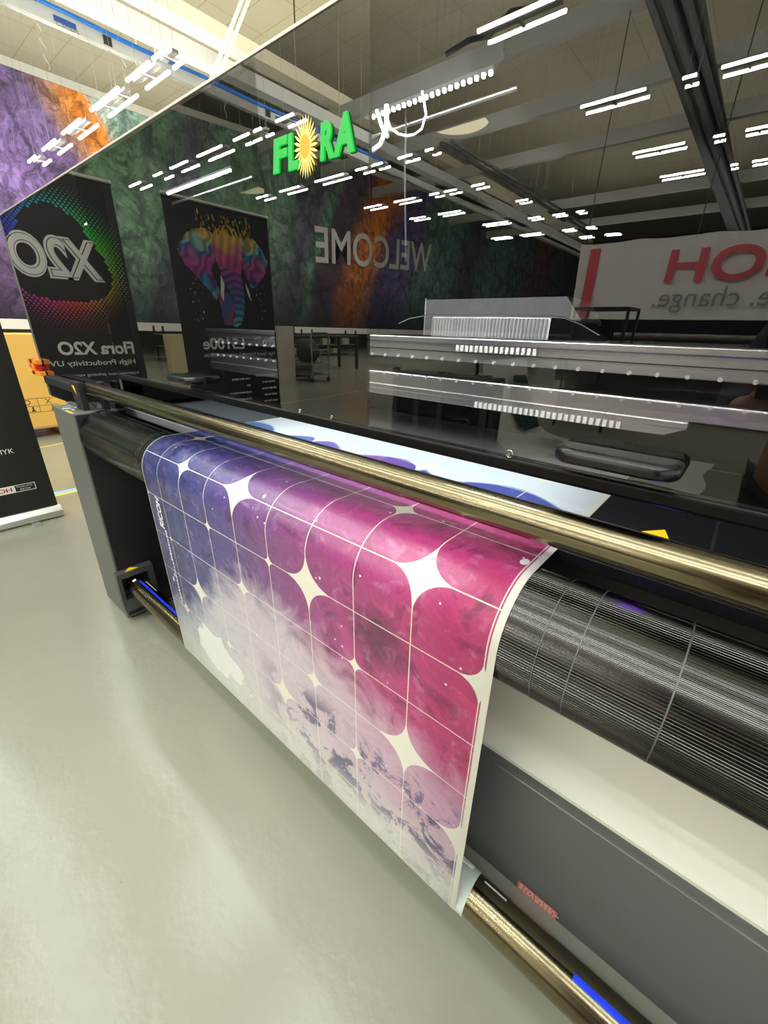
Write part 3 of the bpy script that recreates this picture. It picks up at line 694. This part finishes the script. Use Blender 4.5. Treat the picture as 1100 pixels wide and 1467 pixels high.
def lnY(y0, y1, z0, z1): m.face([(xx, y0, z0), (xx, y1, z0), (xx, y1, z1), (xx, y0, z1)])
for z in (.455, .37, .30): lnY(.98, 1.36, z, z + .004)
lnY(1.17, 1.174, .30, .459)
n = 16
for i in range(n):
    a, b = 2 * PI * i / n, 2 * PI * (i + 1) / n
    m.face([(xx, 1.07 + r * math.cos(t), .418 + r * math.sin(t)) for r, t in ((.03, a), (.03, b), (.022, b), (.022, a))])
for sgn in (1, -1): m.face([(xx, 1.27 - .03, .418 - sgn * .03), (xx, 1.27 - .022, .418 - sgn * .03), (xx, 1.27 + .03, .418 + sgn * .03), (xx, 1.27 + .022, .418 + sgn * .03)])
for y in (1.04, 1.11, 1.30):
    lnY(y - .008, y + .008, .318, .365); lnY(y - .02, y + .02, .312, .325)
off(m, o_).build('handling_symbols', mat('carton_ink', lin(70, 50, 20), .6), CT, normals=False)

# ------------------------------------------------------------------ mural on the left side
MX = -20.
MU = thing('hanging_mural', 'huge crumpled purple, orange and green printed wall hanging with WELCOME on it', 'mural')
def ztop(y): return 8.41 if y > .6 else 8.41 + .05 * (.6 - y)
m = MB(); ys = [13., .6, -10., -20., -30., -40., -50., -60.]
for a, b in zip(ys, ys[1:]): m.face([(MX, a, .98), (MX, b, .98), (MX, b, ztop(b)), (MX, a, ztop(a))])
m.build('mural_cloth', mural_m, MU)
m = MB()
for a, b in zip(ys, ys[1:]): m.add([(MX + .03, a, ztop(a) - .05), (MX + .03, a, ztop(a) + .18), (MX - .05, a, ztop(a) + .18), (MX - .05, a, ztop(a) - .05), (MX + .03, b, ztop(b) - .05), (MX + .03, b, ztop(b) + .18), (MX - .05, b, ztop(b) + .18), (MX - .05, b, ztop(b) - .05)], [(0, 1, 5, 4), (1, 2, 6, 5), (2, 3, 7, 6), (3, 0, 4, 7), (0, 3, 2, 1), (4, 5, 6, 7)])
m.build('top_bar', beamm, MU)
MB().box(MX - .05, MX + .04, -60, 13, .98, 1.30).build('bottom_hem', white, MU)
m = MB(); sl = .0575; nn = math.sqrt(1 + sl * sl)
m.text('WELCOME', 10.9, 1.72, (MX + .06, -27.2, 5.16), (0, 1 / nn, -sl / nn), (0, 0, 1), bold=.012); m.build('welcome_lettering', mat('mural_letters', lin(215, 212, 205), .7), MU, normals=False)
# chains that hang the mural
for i, (y, l_) in enumerate(((6.52, 'left of the two white chains above the mural, left of the busbar label'), (8.95, 'white chain hanging down to the mural bar behind the nearest ceiling lights'), (-11.6, 'reflected white chain hanging above the green cloth'), (-13.6, 'reflected white chain just left of the green sign'))):
    m = MB(); z = ztop(y) + .2
    while z < 12.15:
        m.tube([(MX + .1 + (.02 if int(z * 5) % 2 else 0), y, z), (MX + .1, y + .05 * (1 if int(z * 5) % 2 else -1), z + .11), (MX + .1, y, z + .22)], .018, 6); z += .2
    tag(m.build('hanging_chain', chain_m), l_, 'chain', 'chains holding the mural')

# ------------------------------------------------------------------ red and white company banner on the far side, faces +y
RBY = 2 * YG - 14.
RB = thing('hanging_banner', 'white fabric banner with red letters and red end bar, reflected at the right', 'banner')
m = MB(); nxs, nzs = 44, 14
clothm = mat('banner_cloth', lin(214, 212, 206), .8)
for i in range(nxs + 1):
    for j in range(nzs + 1):
        x = -4.72 + 8.2 * i / nxs; z = 1.72 + 1.93 * j / nzs
        w = .05 * math.sin(x * 3.1 + z * .8) * (j / nzs) + .03 * math.sin(x * 7.3 - z * 2.) * (j / nzs) ** 2; s_ = .06 * abs(math.sin(x * 1.9)) * (j == nzs)
        m.v.append((x + .05 * (1 - j / nzs) * (1 if i == 0 else 0), RBY + w - .08, z - s_))
for i in range(nxs):
    for j in range(nzs): b = i * (nzs + 1) + j; m.f.append((b, b + 1, b + nzs + 2, b + nzs + 1)); m.c.append(None); m.m.append(0)
cl = m.build('banner_cloth', clothm, RB, smooth=80)
m = MB(); m.box(-4.42, -4.15, RBY + .012, RBY + .015, 1.78, 3.48); m.build('red_bar', print_red, RB)
m = MB(); m.text('RICOH', 3.95, .74, (1.50, RBY + .013, 2.58), (-1, 0, 0), (0, 0, 1), bold=.02); m.build('red_lettering', print_red, RB, normals=False)
m = MB(); m.text('imagine. change.', 4.0, .58, (1.42, RBY + .013, 1.88), (-1, 0, 0), (0, 0, 1)); m.build('grey_lettering', print_grey, RB, normals=False)
m = MB()
for x in (-4.6, -2.0, .6, 3.3): m.tube([(x, RBY - .06, 3.6), (x + .02, RBY - .06, 12.2)], .012, 6)
m.build('suspension_cord', rubber, RB)

# ------------------------------------------------------------------ ceiling lights, beams, trunking
rows = {
 'direct row before the mural': (5.31, [(-9.92, .5), (-10.87, 1.05), (-12.15, .6), (-13.0, 1.0), (-14.95, 1.4), (-16.9, 1.2), (-18.7, .8)]),
 'nearest reflected row': (-7.05, [(-4.36, 1.3), (-10.11, .66), (-11.21, .32), (-11.93, .72), (-13.57, 1.35), (-15.40, 1.1), (-16.87, .6), (-18.7, .9)]),
 'second reflected row': (-10.6, [(-1.6, .8), (-2.49, .22), (-3.84, 1.24), (-8.43, .25), (-9.27, .5), (-10.33, .42), (-10.98, .45), (-12.44, 1.36), (-14.51, 1.1), (-16.16, .7)]),
 'third reflected row': (-14.0, [(-1.5, .5), (-2.26, .22), (-3.55, 1.17), (-8.82, .48), (-9.89, .5), (-10.57, .38), (-11.93, 1.02), (-13.54, .92)]),
 'fourth reflected row': (-16.5, [(-1.45, .45), (-2.08, .16), (-3.34, 1.11), (-8.35, .47), (-11.52, 1.06), (-13.15, .82)]),
 'fifth reflected row': (-19.2, [(-7.09, .31), (-7.94, .5), (-8.97, .51), (-10.8, 1.22)]),
 'sixth reflected row': (-22.2, [(-7.56, .39), (-8.54, .52), (-10.39, 1.06), (-11.98, 1.)]),
 'most distant reflected row': (-24.2, [(-7.13, .65), (-8.35, .61)]),
 'row above the printer': (-2.6, [(-8.4, 1.85), (-6.5, 1.85), (-4.6, 1.85), (-2.7, 1.85), (-.8, 1.85), (1.1, 1.85), (3.0, 1.85)]),
 'partly added row above the aisle end': (1.6, [(-9.4, 1.2), (-7.9, 1.2), (-6.2, 1.4), (-4.6, 1.4)]),  # two rightmost lights added out of view to brighten the far floor
 'row above the roller': (-.55, [(-8.4, 1.85), (-6.5, 1.85), (-4.6, 1.85), (-2.7, 1.85), (-.8, 1.85), (1.1, 1.85), (3.0, 1.85)]),
 'added row behind the photographer': (-4.6, [(-2.6, 1.85), (-.7, 1.85), (1.2, 1.85)]),  # unseen row added to brighten the draped cloth
 'row above the hood front': (.95, [(-3.5, 1.2), (-1.6, 1.2)]),
}
ords = ['first', 'second', 'third', 'fourth', 'fifth', 'sixth', 'seventh', 'eighth', 'ninth', 'tenth']
fix = mat('fixture_grey', lin(150, 148, 140), .5)
ZL = 5.8
for rn, (y, L) in rows.items():
    for i, (x, l) in enumerate(sorted(L)):
        t = thing('ceiling_light', f'twin tube ceiling light, {ords[i]} from left in the {rn}', 'light', 'twin tube ceiling lights', (x, y, ZL))
        MB().box(-l / 2, l / 2, -.06, .06, .02, .07).build('light_housing', fix, t)
        for s_ in (-1, 1): MB().box(-l / 2, l / 2, s_ * .19 - .021, s_ * .19 + .021, -.021, .021).build('lamp_tube', (tube_front if y < -2 else tube_near) if y > -5 and x > -10 and y < 3 else tube_m, t)
        MB().box(-.02, .02, -.16, .16, -.012, .018).build('tube_holder', fix, t)
        w = MB()
        ztop_ = 7.62 if -4.3 < x < -2.9 and y < -8 else 7.95 if -12.2 < x < -11.2 and y < -15.5 else 12.2
        for dx in (-l * .4, l * .4): w.tube([(dx, 0, .07), (dx, 0, ztop_ - ZL)], .0035, 5)
        w.build('suspension_wire', fix, t)
# cable busbar running towards the back, and the white beam above it
BB = thing('busbar_trunking', 'white ceiling busbar trunking with a blue cable lying on top', 'trunking')
MB().box(-13.62, -13.45, -40, 15.5, 7.08, 7.30).build('trunking_body', beamm, BB, bevel=.01)
MB().tube([(-13.40, y, 7.33 + .015 * math.sin(y * 1.7)) for y in [15 - i * .5 for i in range(60)]], .045, 8).build('blue_cable', bluecable, BB, smooth=60)
for y in (5.75, -8.9): MB().box(-13.449, -13.43, y - .09, y + .09, 7.12, 7.28).build('black_socket', rubber, BB)
for y in (4.72, -9.6): 
    MB().box(-13.449, -13.447, y, y + .42, 7.14, 7.24).build('blue_label', mat('label_blue', lin(40, 80, 150), .5), BB)
    MB().text('Canalis', .42, .09, (-13.444, y + .03, 7.02 + .06), (0, 1, 0), (0, 0, 1)).build('label_word', mat('label_ink', lin(90, 90, 100), .5), BB, normals=False)
for y in (-30, -24, -18, -12, -6, 0, 6.45, 6.9, 12): MB().tube([(-13.53, y, 7.3), (-13.53, y, 12.2)], .012, 6).build('suspension_rod', chain_m, BB)
m = MB().box(-13.75, -13.35, -45, 15.8, 7.62, 7.95); tag(m.build('ceiling_beam', beamm), 'wide white ceiling beam running just above the busbar trunking', 'beam')
m = MB().box(-15.2, -14.6, -45, 15.8, 8.95, 9.3); tag(m.build('ceiling_beam', cream), 'cream ceiling beam above the white one, at the top of the photo', 'beam')
pm = MB()
for d in (0, .16): pm.tube([(-13.2, 8.05 + d, 7.1), (-13.2, 9.9 + d, 10.2), (-13.2, 11.0 + d, 12.2)], .05, 8)
tag(pm.build('hanging_conduit', white), 'pair of slanting white conduits beside the top edge of the hood', 'pipe')
tag(MB().tube([(-13., 10.95, 9.), (-13., 10.95, 12.2)], .02, 6).build('hanging_cable', rubber), 'thin dark cable hanging from the ceiling above the hood edge', 'cable')
for z, y, lab in ((8.3, -12.9, 'long pale roof beam reflected above the glowing led strip'), (8.2, -20.5, 'roof beam reflected behind the second row of lights'), (8.2, -28.6, 'roof beam reflected above the red lettered banner'), (8.2, -34.2, 'pale roof beam reflected lowest, just over the white banner'), (8.25, -16.6, 'roof beam reflected between second and third row of lights')):
    tag(MB().box(-19.5, 9, y - .13, y + .13, z, z + .45).build('roof_beam', beamm), lab, 'beam')
m = MB()
for dx, r, z in ((0, .12, 7.9), (.3, .09, 7.9), (-.26, .07, 7.85), (.12, .05, 7.7)): m.tube([(-3.7 + dx, -8, z), (-3.3 + dx, -30, z), (-3.1 + dx, -45, z)], r, 8)
m.box(-4.1, -3.1, -45, -8, 8.02, 8.08)
tag(m.build('pipe_bundle', mat('pipe_grey', lin(110, 112, 108), .4, .5), smooth=40), 'dark bundle of pipes and cable tray under the reflected ceiling at upper right', 'pipe')
m = MB(); m.box(-12.0, -11.85, -34, -16, 8.0, 8.12); m.box(-11.5, -11.4, -34, -16, 8.0, 8.1)
for i in range(18): m.box(-12., -11.4, -34 + i, -33.95 + i, 8.0, 8.03)
tag(m.build('cable_tray', mat('tray_dark', lin(60, 62, 60), .5)), 'dark cable tray crossing the reflected ceiling below the half round hole', 'tray')
m = MB(); m.tube([(-6.2, -7.6, 8.6), (-5.8, -8.6, 8.0), (-5.2, -9.3, 8.3), (-4.6, -9.6, 9.2)], .05, 8); m.tube([(-9.6, -12.6, 8.8), (-8.9, -12.7, 8.95), (-8.2, -12.6, 8.8), (-7.6, -12.6, 9.1), (-6.6, -12.6, 8.9)], .07, 8)
tag(m.build('cable_bundle', rubber, smooth=60), 'loose black cables lying along the nearest reflected roof beam', 'cable')

# ------------------------------------------------------------------ things on the floor that the hood reflects
# trolley with bags
TR = thing('trolley', 'steel hand trolley carrying black bags, reflected under the mural hem', 'trolley', None, (-8.5, -6.3, 0))
fm = mat('trolley_metal', lin(150, 148, 135), .35, .8)
m = MB()
for y in (-.28, .28): m.tube([(0, y, .12), (0, y, 1.15), (0, y * .86, 1.18)], .016, 8)
m.tube([(0, -.24, 1.18), (0, .24, 1.18)], .016, 8); m.tube([(0, -.28, .78), (0, .28, .78)], .012, 8); m.tube([(0, 0, .5), (0, 0, .78)], .01, 8)
m.build('trolley_handle', fm, TR, smooth=60)
MB().box(-.9, .05, -.32, .32, .42, .46).build('upper_shelf', fm, TR, bevel=.01); MB().box(-.9, .05, -.32, .32, .16, .19).build('lower_shelf', fm, TR, bevel=.01)
for x in (-.8, -.02):
    for y in (-.27, .27):
        w = MB(); w.cyl((x, .06), .06, 1, y - .015, y + .015, 16); w.build('castor', rubber, TR)
def blob(name, label, cat, c, r, m, parent=None, seed=0):
    rnd = random.Random(seed); bm = bmesh.new(); bmesh.ops.create_icosphere(bm, subdivisions=3, radius=1)
    for v in bm.verts:
        d = 1 + .10 * math.sin(v.co.x * 4 + seed) + .08 * math.sin(v.co.y * 5 + 2 * seed) + rnd.uniform(-.02, .02)
        v.co = Vector((v.co.x * r[0] * d, v.co.y * r[1] * d, max(v.co.z * d, -.8) * r[2]))
    me_ = bpy.data.meshes.new(name); bm.to_mesh(me_); bm.free(); me_.materials.append(m)
    for p in me_.polygons: p.use_smooth = True
    o = bpy.data.objects.new(name, me_); COL.objects.link(o); o.location = c
    return tag(o, label, cat)
bagm = mat('bag_black', lin(30, 30, 28), .6)
blob('bag', 'bulky black bag lying on the upper shelf of the trolley', 'bag', (-8.97, -6.3, .72), (.36, .25, .30), bagm, seed=2)
blob('bag', 'flatter black bag on the floor behind the trolley', 'bag', (-10.15, -6.7, .21), (.5, .55, .25), bagm, seed=5)
tag(MB().box(-9.2, -9.12, -5.98, -5.5, 0, 1.31).build('partition_board', mat('board_grey', lin(190, 184, 168), .7)), 'pale grey upright board beside the trolley, reflected right of the elephant banner', 'board')
tag(MB().box(-9.3, -9.1, -3.3, -2.82, 0, 1.10).build('standing_carton', mat('board_tan', lin(206, 190, 150), .7), bevel=.01), 'tan upright carton reflected between the two roll up banners', 'box')
TB = thing('work_table', 'long dark work table with black legs behind the trolley, reflected', 'table', None, (-11.2, -8.6, 0))
MB().box(-.5, .5, -1.45, 1.45, 1.02, 1.08).build('table_top', mat('table_dark', lin(60, 58, 54), .5), TB, bevel=.01)
for x in (-.44, .44):
    for y in (-1.38, 1.38): MB().box(x - .04, x + .04, y - .04, y + .04, 0, 1.02).build('leg', black, TB)
tag(off(MB().box(-11.5, -11.1, -7.6, -7.2, 1.08, 1.30), (0, 0, 0)).build('crate', mat('crate_blue', lin(50, 60, 130), .5), bevel=.01), 'small blue crate on the left end of the dark work table', 'box')
# steel racks further back
RKm = mat('rack_brown', lin(150, 140, 110), .6)
RK = thing('storage_rack', 'low rack of pale boxes far behind the trolley, reflected under the hem', 'rack', None, (-17, -12, 0))
for z in (.1, .5, .9): MB().box(-.4, .4, -4, 6, z, z + .03).build('shelf', fm, RK)
for y in (-4, -1, 2, 5.95): 
    for x in (-.38, .38): MB().box(x - .03, x + .03, y - .03, y + .03, 0, 1.2).build('upright', black, RK)
for i in range(14):
    y = -15.6 + i * .68; h_ = random.uniform(.18, .33); z = .13 if i % 2 else .53
    tag(MB().box(-17.3, -16.7, y, y + .5, z + .004, z + h_).build('storage_box', RKm), f'pale storage box, {ords[i] if i < 10 else ["eleventh","twelfth","thirteenth","fourteenth"][i-10]} along the far reflected rack', 'box', 'boxes on the far rack')
# dark cabinet on castors
CB = thing('equipment_cabinet', 'dark equipment cabinet with grey corner posts reflected low in the right pane', 'cabinet', None, (-2.6, -2.97, 0))
cdm = mat('cabinet_dark', lin(34, 33, 32), .5)
MB().box(-.62, .62, -.14, .14, .10, .86).build('cabinet_body', cdm, CB, bevel=.01)
for x in (-.62, -.30, .02, .56): MB().box(x - .03, x + .03, .12, .18, .06, .9).build('corner_post', mat('post_grey', lin(120, 118, 110), .4, .4), CB)
for x in (-.5, .5):
    for y in (-.11, .11): MB().cyl((x, .05), .05, 1, y - .02, y + .02, 16).build('castor', rubber, CB)
m = MB(); m.tube([(.32 + .09 * math.cos(t), .15, .40 + .03 * math.sin(t)) for t in [i * PI / 10 for i in range(21)]], .008, 6); m.build('door_ring', steel, CB)
# white printed cloth draped to the floor
DP = thing('draped_print', 'white printed cloth curving up at one end and lying on the reflected floor', 'print', None, (-1.2, -4.0, 0))
pr = [(-2.36, 1.0), (-2.30, .7), (-2.22, .4), (-2.1, .18), (-1.95, .06), (-1.75, .02), (-1.4, .008), (-1.0, .008), (-.6, .008), (-.3, .008), (-.08, .008)]
m = MB(); nX = 10
for i, (x, z) in enumerate(pr):
    for j in range(nX + 1):
        y = -3.28 - 1.3 * j / nX
        m.v.append((x + 1.2 + (.03 * math.sin(j * 1.1) if i < 4 else 0) + (.03 * math.sin(j * .8) if i == len(pr) - 1 else 0), y + 4.0, z + (.006 * (1 + math.sin(i * 1.7 + j)) if i > 5 else 0)))
for i in range(len(pr) - 1):
    for j in range(nX): b = i * (nX + 1) + j; m.f.append((b, b + 1, b + nX + 2, b + nX + 1)); m.c.append(None); m.m.append(0)
m.build('cloth', mat('cloth_white', lin(240, 238, 230), .7), DP, smooth=60)
m = MB()
def blot(pts, c): m.face([(x + 1.2, y + 4.0, z) for x, y, z in pts], c)
blot([(-2.27, -4.35, .8), (-2.27, -3.95, .82), (-2.16, -3.9, .4), (-2.02, -3.95, .16), (-2.0, -4.4, .16), (-2.14, -4.45, .4)], lin(40, 70, 60))
blot([(-1.55, -3.55, .03), (-1.1, -3.5, .03), (-.75, -3.7, .03), (-.9, -3.95, .03), (-1.4, -3.9, .03)], lin(120, 36, 36))
for i in range(7): a = i * .24 - 1.2; blot([(-1.9, -3.95, .10), (-1.9 + .5 * math.cos(a), -3.95 + .45 * math.sin(a), .035), (-1.9 + .5 * math.cos(a + .09), -3.95 + .45 * math.sin(a + .09), .035)], lin(70, 30, 40))
m.build('cloth_print', vc, DP, normals=False)
m = MB(); m.tube([(-1.2, .75, 0), (-1.2, .75, 1.02), (-1.2, -.62, 1.02), (-1.2, -.62, 0)], .02, 8); m.build('cloth_stand', black, DP)
# black steel stand
SF = thing('steel_stand', 'black square steel stand reflected in front of the white banner', 'stand', None, (-1.84, -5.75, 0))
m = MB()
for x in (-.32, .36):
    for y in (-.3, .3): m.box(x - .017, x + .017, y - .017, y + .017, 0, 1.64)
for z in (.3, 1.0, 1.62):
    for y in (-.3, .3): m.box(-.33, .37, y - .015, y + .015, z, z + .03)
    for x in (-.32, .36): m.box(x - .015, x + .015, -.3, .3, z, z + .03)
m.build('stand_frame', black, SF)
MB().box(-.3, .34, -.3, .3, 1.0, 1.02).build('stand_shelf', dark, SF)
# second printer behind the photographer
P3 = thing('roll_printer', 'long dark roll printer on legs reflected below the white banner', 'printer', None, (-.3, -7.4, 0))
MB().box(-1.8, 2.2, -.35, .35, .82, 1.22).build('printer_body', mat('second_body', lin(48, 46, 44), .4), P3, bevel=.03)
MB().box(-1.75, 2.1, .33, .37, 1.17, 1.20).build('front_rail', alu, P3); MB().cyl((.2, 1.3), .05, 0, -1.7, 2.0, 16).build('top_roll', mat('roll_dark', lin(90, 80, 72), .5), P3, smooth=40)
MB().box(.55, .95, .1, .36, 1.24, 1.36).build('end_cap', white, P3, bevel=.01)
MB().box(-2.4, 2.1, -.12, .12, .14, .82).build('lower_panel', cdm, P3); MB().box(-2.55, -1.8, -.3, .3, .5, 1.12).build('ink_cabinet', cdm, P3, bevel=.02)
for x in (-1.5, 1.8): 
    MB().box(x - .05, x + .05, -.05, .05, .06, .82).build('leg', fm, P3); MB().box(x - .06, x + .06, -.4, .4, 0, .06).build('foot_bar', fm, P3)

# ------------------------------------------------------------------ the photographer, mirrored in the glass at the right edge
skin = mat('skin', lin(196, 146, 122), .5); navy = mat('navy_cloth', lin(26, 32, 48), .8); jeans = mat('dark_trousers', lin(36, 38, 44), .8); hairm = mat('hair_brown', lin(50, 36, 26), .6); phonem = mat('phone_black', (.01, .01, .012), .2)
def skinned(name, verts, edges, m, parent, root=0, sub=2):
    me_ = bpy.data.meshes.new(name); me_.from_pydata([v[:3] for v in verts], edges, [])
    o = bpy.data.objects.new(name, me_); COL.objects.link(o); o.parent = parent
    o.modifiers.new('s', 'SKIN'); o.modifiers['s'].use_smooth_shade = True
    for i, v in enumerate(verts):
        sv = me_.skin_vertices[0].data[i]; r = v[3]; sv.radius = r if isinstance(r, tuple) else (r, r); sv.use_root = (i == root)
    sb = o.modifiers.new('u', 'SUBSURF'); sb.levels = sub; sb.render_levels = sub
    me_.materials.append(m); return o
PE = thing('person', 'person in dark navy top holding up a phone, mirrored at the right edge', 'person', None, (.245, -.518, 0))
px, py = .16, -.50
V_ = []; E_ = []
def av(x, y, z, r, par=None):
    V_.append((x - px, y - py, z, r)); i = len(V_) - 1
    if par is not None: E_.append((par, i))
    return i
pel = av(.17, -.52, .92, (.15, .11)); ab = av(.165, -.51, 1.10, (.14, .10), pel); ch = av(.16, -.50, 1.30, (.155, .105), ab); nk = av(.155, -.48, 1.45, .058, ch); hd0 = av(.15, -.46, 1.53, .075, nk); hd1 = av(.145, -.45, 1.60, .088, hd0); hd2 = av(.145, -.455, 1.68, .07, hd1)
def arm(sx, hx, hy, hz, ex, ey, ez):
    s0 = av(sx, -.49, 1.37, .062, ch); e0 = av(ex, ey, ez, .045, s0); w0 = av(hx, hy, hz, .027, e0); return w0
wl = arm(-.03, -.075, -.095, 1.150, -.10, -.34, 1.12); wr = arm(.35, .115, -.135, 1.150, .38, -.34, 1.10)
def hand(w, bx, by, bz, sgn):
    p0 = av(bx, by, bz, (.034, .02), w)
    for i, (l, dz) in enumerate(((.055, .045), (.062, .022), (.058, 0.), (.046, -.020))):
        a0 = av(bx + sgn * .012, by + .018, bz + dz, .0095, p0); a1 = av(bx + sgn * .030, by + .036, bz + dz + .004, .0088, a0); av(bx + sgn * (.030 + l * .45), by + .030, bz + dz + .006, .0078, a1)
    t0 = av(bx + sgn * .02, by - .012, bz + .040, .0115, p0); av(bx + sgn * .045, by - .012, bz + .062, .0098, t0)
hand(wl, -.048, -.062, 1.185, 1); hand(wr, .098, -.100, 1.185, -1)
for sx in (.08, .26):
    hp_ = av(sx, -.52, .86, .095, pel); kn = av(sx, -.50, .48, .062, hp_); an = av(sx, -.53, .09, .042, kn); av(sx, -.40, .045, .035, an)
body = skinned('body', V_, E_, skin, PE)
m = MB()
for s_ in (-1, 1): m.cyl((.145 - px + s_ * .032, 1.615), .010, 1, -.45 - py + .083, -.45 - py + .088, 12)
m.build('eyes', mat('eye_dark', (.02, .02, .02), .2), PE)
# shirt, trousers, shoes, hair as clothing over the body
v2 = [(.17 - px, -.52 - py, .90, (.168, .128)), (.165 - px, -.51 - py, 1.10, (.158, .118)), (.16 - px, -.50 - py, 1.30, (.175, .122)), (.157 - px, -.485 - py, 1.42, .075),
      (-.03 - px, -.49 - py, 1.37, .076), (-.10 - px, -.34 - py, 1.12, .058), (-.082 - px, -.15 - py, 1.145, .040), (.35 - px, -.49 - py, 1.37, .076), (.38 - px, -.34 - py, 1.10, .058), (.20 - px, -.19 - py, 1.14, .040)]
skinned('shirt', v2, [(0, 1), (1, 2), (2, 3), (2, 4), (4, 5), (5, 6), (2, 7), (7, 8), (8, 9)], navy, PE)
v3 = [(.17 - px, -.52 - py, .94, (.165, .125)), (.08 - px, -.52 - py, .84, .105), (.08 - px, -.50 - py, .48, .075), (.08 - px, -.53 - py, .10, .060), (.26 - px, -.52 - py, .84, .105), (.26 - px, -.50 - py, .48, .075), (.26 - px, -.53 - py, .10, .060)]
skinned('trousers', v3, [(0, 1), (1, 2), (2, 3), (0, 4), (4, 5), (5, 6)], jeans, PE)
for sx in (.08, .26):
    m = MB(); m.prism([(-.60 - py, .0), (-.33 - py, .0), (-.33 - py, .04), (-.42 - py, .085), (-.58 - py, .10), (-.60 - py, .05)], 0, sx - .045 - px, sx + .045 - px); m.build('shoe', rubber, PE, bevel=.015, segs=3)
m = MB(); bm = bmesh.new(); bmesh.ops.create_uvsphere(bm, u_segments=24, v_segments=16, radius=1)
bmesh.ops.delete(bm, geom=[v for v in bm.verts if v.co.z < -.15 + .5 * max(0, v.co.y)], context='VERTS')
for v in bm.verts: v.co = Vector((v.co.x * .099 + .145 - px, v.co.y * .106 - .465 - py, v.co.z * .105 + 1.66))
hm = bpy.data.meshes.new('hair'); bm.to_mesh(hm); bm.free(); hm.materials.append(hairm); ho = bpy.data.objects.new('hair', hm); COL.objects.link(ho); ho.parent = PE
# phone: stands behind the lens, tilted with the view
PH = thing('phone', 'black phone held upright in the mirrored photographer hands', 'phone', None, (0, 0, 1.3))
m = MB(); m.box(-.006, .072, -.020, -.012, -.135, .022); m.build('phone_body', phonem, PH, bevel=.004, segs=3)
PH.rotation_euler = (math.radians(-20), 0, math.radians(20)); PH.location.x = .0

# ------------------------------------------------------------------ lights
def area(name, loc, rot, sx, sy, power, color):
    l = bpy.data.lights.new(name, 'AREA'); l.shape = 'RECTANGLE'; l.size = sx; l.size_y = sy; l.energy = power; l.color = color
    o = bpy.data.objects.new(name, l); COL.objects.link(o); o.location = loc; o.rotation_euler = rot; struct(o); return o
area('side_fill', (10.9, -12, 5.2), (0, PI / 2, 0), 7.5, 46, 3000, (.97, .99, 1.))  # unseen panel added for side fill, no window modelled
area('front_hall_fill', (-13, 15., 5.0), (math.radians(105), 0, math.radians(125)), 8, 3.5, 1700, (1., .97, .92))  # fill added behind the hood to brighten mural and ceiling
area('ceiling_fill', (-13, 5.5, 7.4), (PI, 0, 0), 6, 9, 900, (1., .98, .93))  # fill added out of view to brighten the ceiling
area('ceiling_fill', (-26, 6, 8.4), (PI, 0, 0), 8, 18, 700, (1., .98, .93))  # another added ceiling fill, beyond the mural
area('hall_fill', (-3, -6, 7.0), (math.radians(-78), 0, 0), 9, 1.2, 4800, (1., .98, .94))  # unseen fill added for the red lettered banner
area('hall_fill', (-8.5, -15, 7.4), (0, math.radians(78), 0), 1.2, 16, 5200, (1., .98, .94))  # unseen fill added for the reflected stretch of mural
area('ceiling_fill', (-8, -13, 7.2), (PI, 0, 0), 14, 12, 1200, (1., .99, .96))  # added ceiling fill over the reflected hall
area('ceiling_fill', (-8, -32, 7.2), (PI, 0, 0), 16, 18, 3500, (1., .99, .96))  # added ceiling fill for the far end of the hall
area('hood_fill', (-1.45, .645, 1.70), (math.radians(40), 0, 0), .55, .03, 12, (.90, .96, 1.))  # fill added to boost the LED light inside the hood
area('hood_fill', (-.60, .645, 1.70), (math.radians(40), 0, 0), .50, .03, 16, (.90, .96, 1.))  # second added boost, by the right LED strip
uv = bpy.data.lights.new('uv_lamp', 'POINT'); uv.energy = .22; uv.color = (.25, .05, 1.); uv.shadow_soft_size = .02
uo = bpy.data.objects.new('uv_lamp', uv); COL.objects.link(uo); uo.location = (-.045, .655, 1.03); uo['kind'] = 'structure'
W = bpy.data.worlds.new('World'); S.world = W; W.use_nodes = True
W.node_tree.nodes['Background'].inputs[0].default_value = (1., .97, .9, 1); W.node_tree.nodes['Background'].inputs[1].default_value = .8

# ------------------------------------------------------------------ camera
cam = bpy.data.cameras.new('camera'); co = bpy.data.objects.new('camera', cam); COL.objects.link(co)
yaw, pit, rol = math.radians(39.7796), math.radians(23.7566), math.radians(-1.58815)
r = Vector((math.cos(yaw), math.sin(yaw), 0)); fh = Vector((-math.sin(yaw), math.cos(yaw), 0)); up = Vector((0, 0, 1))
f = fh * math.cos(pit) - up * math.sin(pit); u = r.cross(f); d = -u
rx = r * math.cos(rol) + d * math.sin(rol); dx = -r * math.sin(rol) + d * math.cos(rol)
M = Matrix((rx, -dx, -f)).transposed().to_4x4(); M.translation = Vector((0, 0, 1.3)); co.matrix_world = M
cam.sensor_fit = 'VERTICAL'; cam.sensor_height = 36; cam.lens = 594.87 / 1467 * 36; cam.clip_start = .004; cam.clip_end = 200
S.camera = co
S.view_settings.view_transform = 'Standard'; S.view_settings.look = 'None'; S.view_settings.gamma = 1; S.view_settings.exposure = -1.13
S.view_settings.use_curve_mapping = False
S.cycles.use_denoising = True; S.cycles.sample_clamp_indirect = 6; S.cycles.max_bounces = 8; S.cycles.transparent_max_bounces = 8
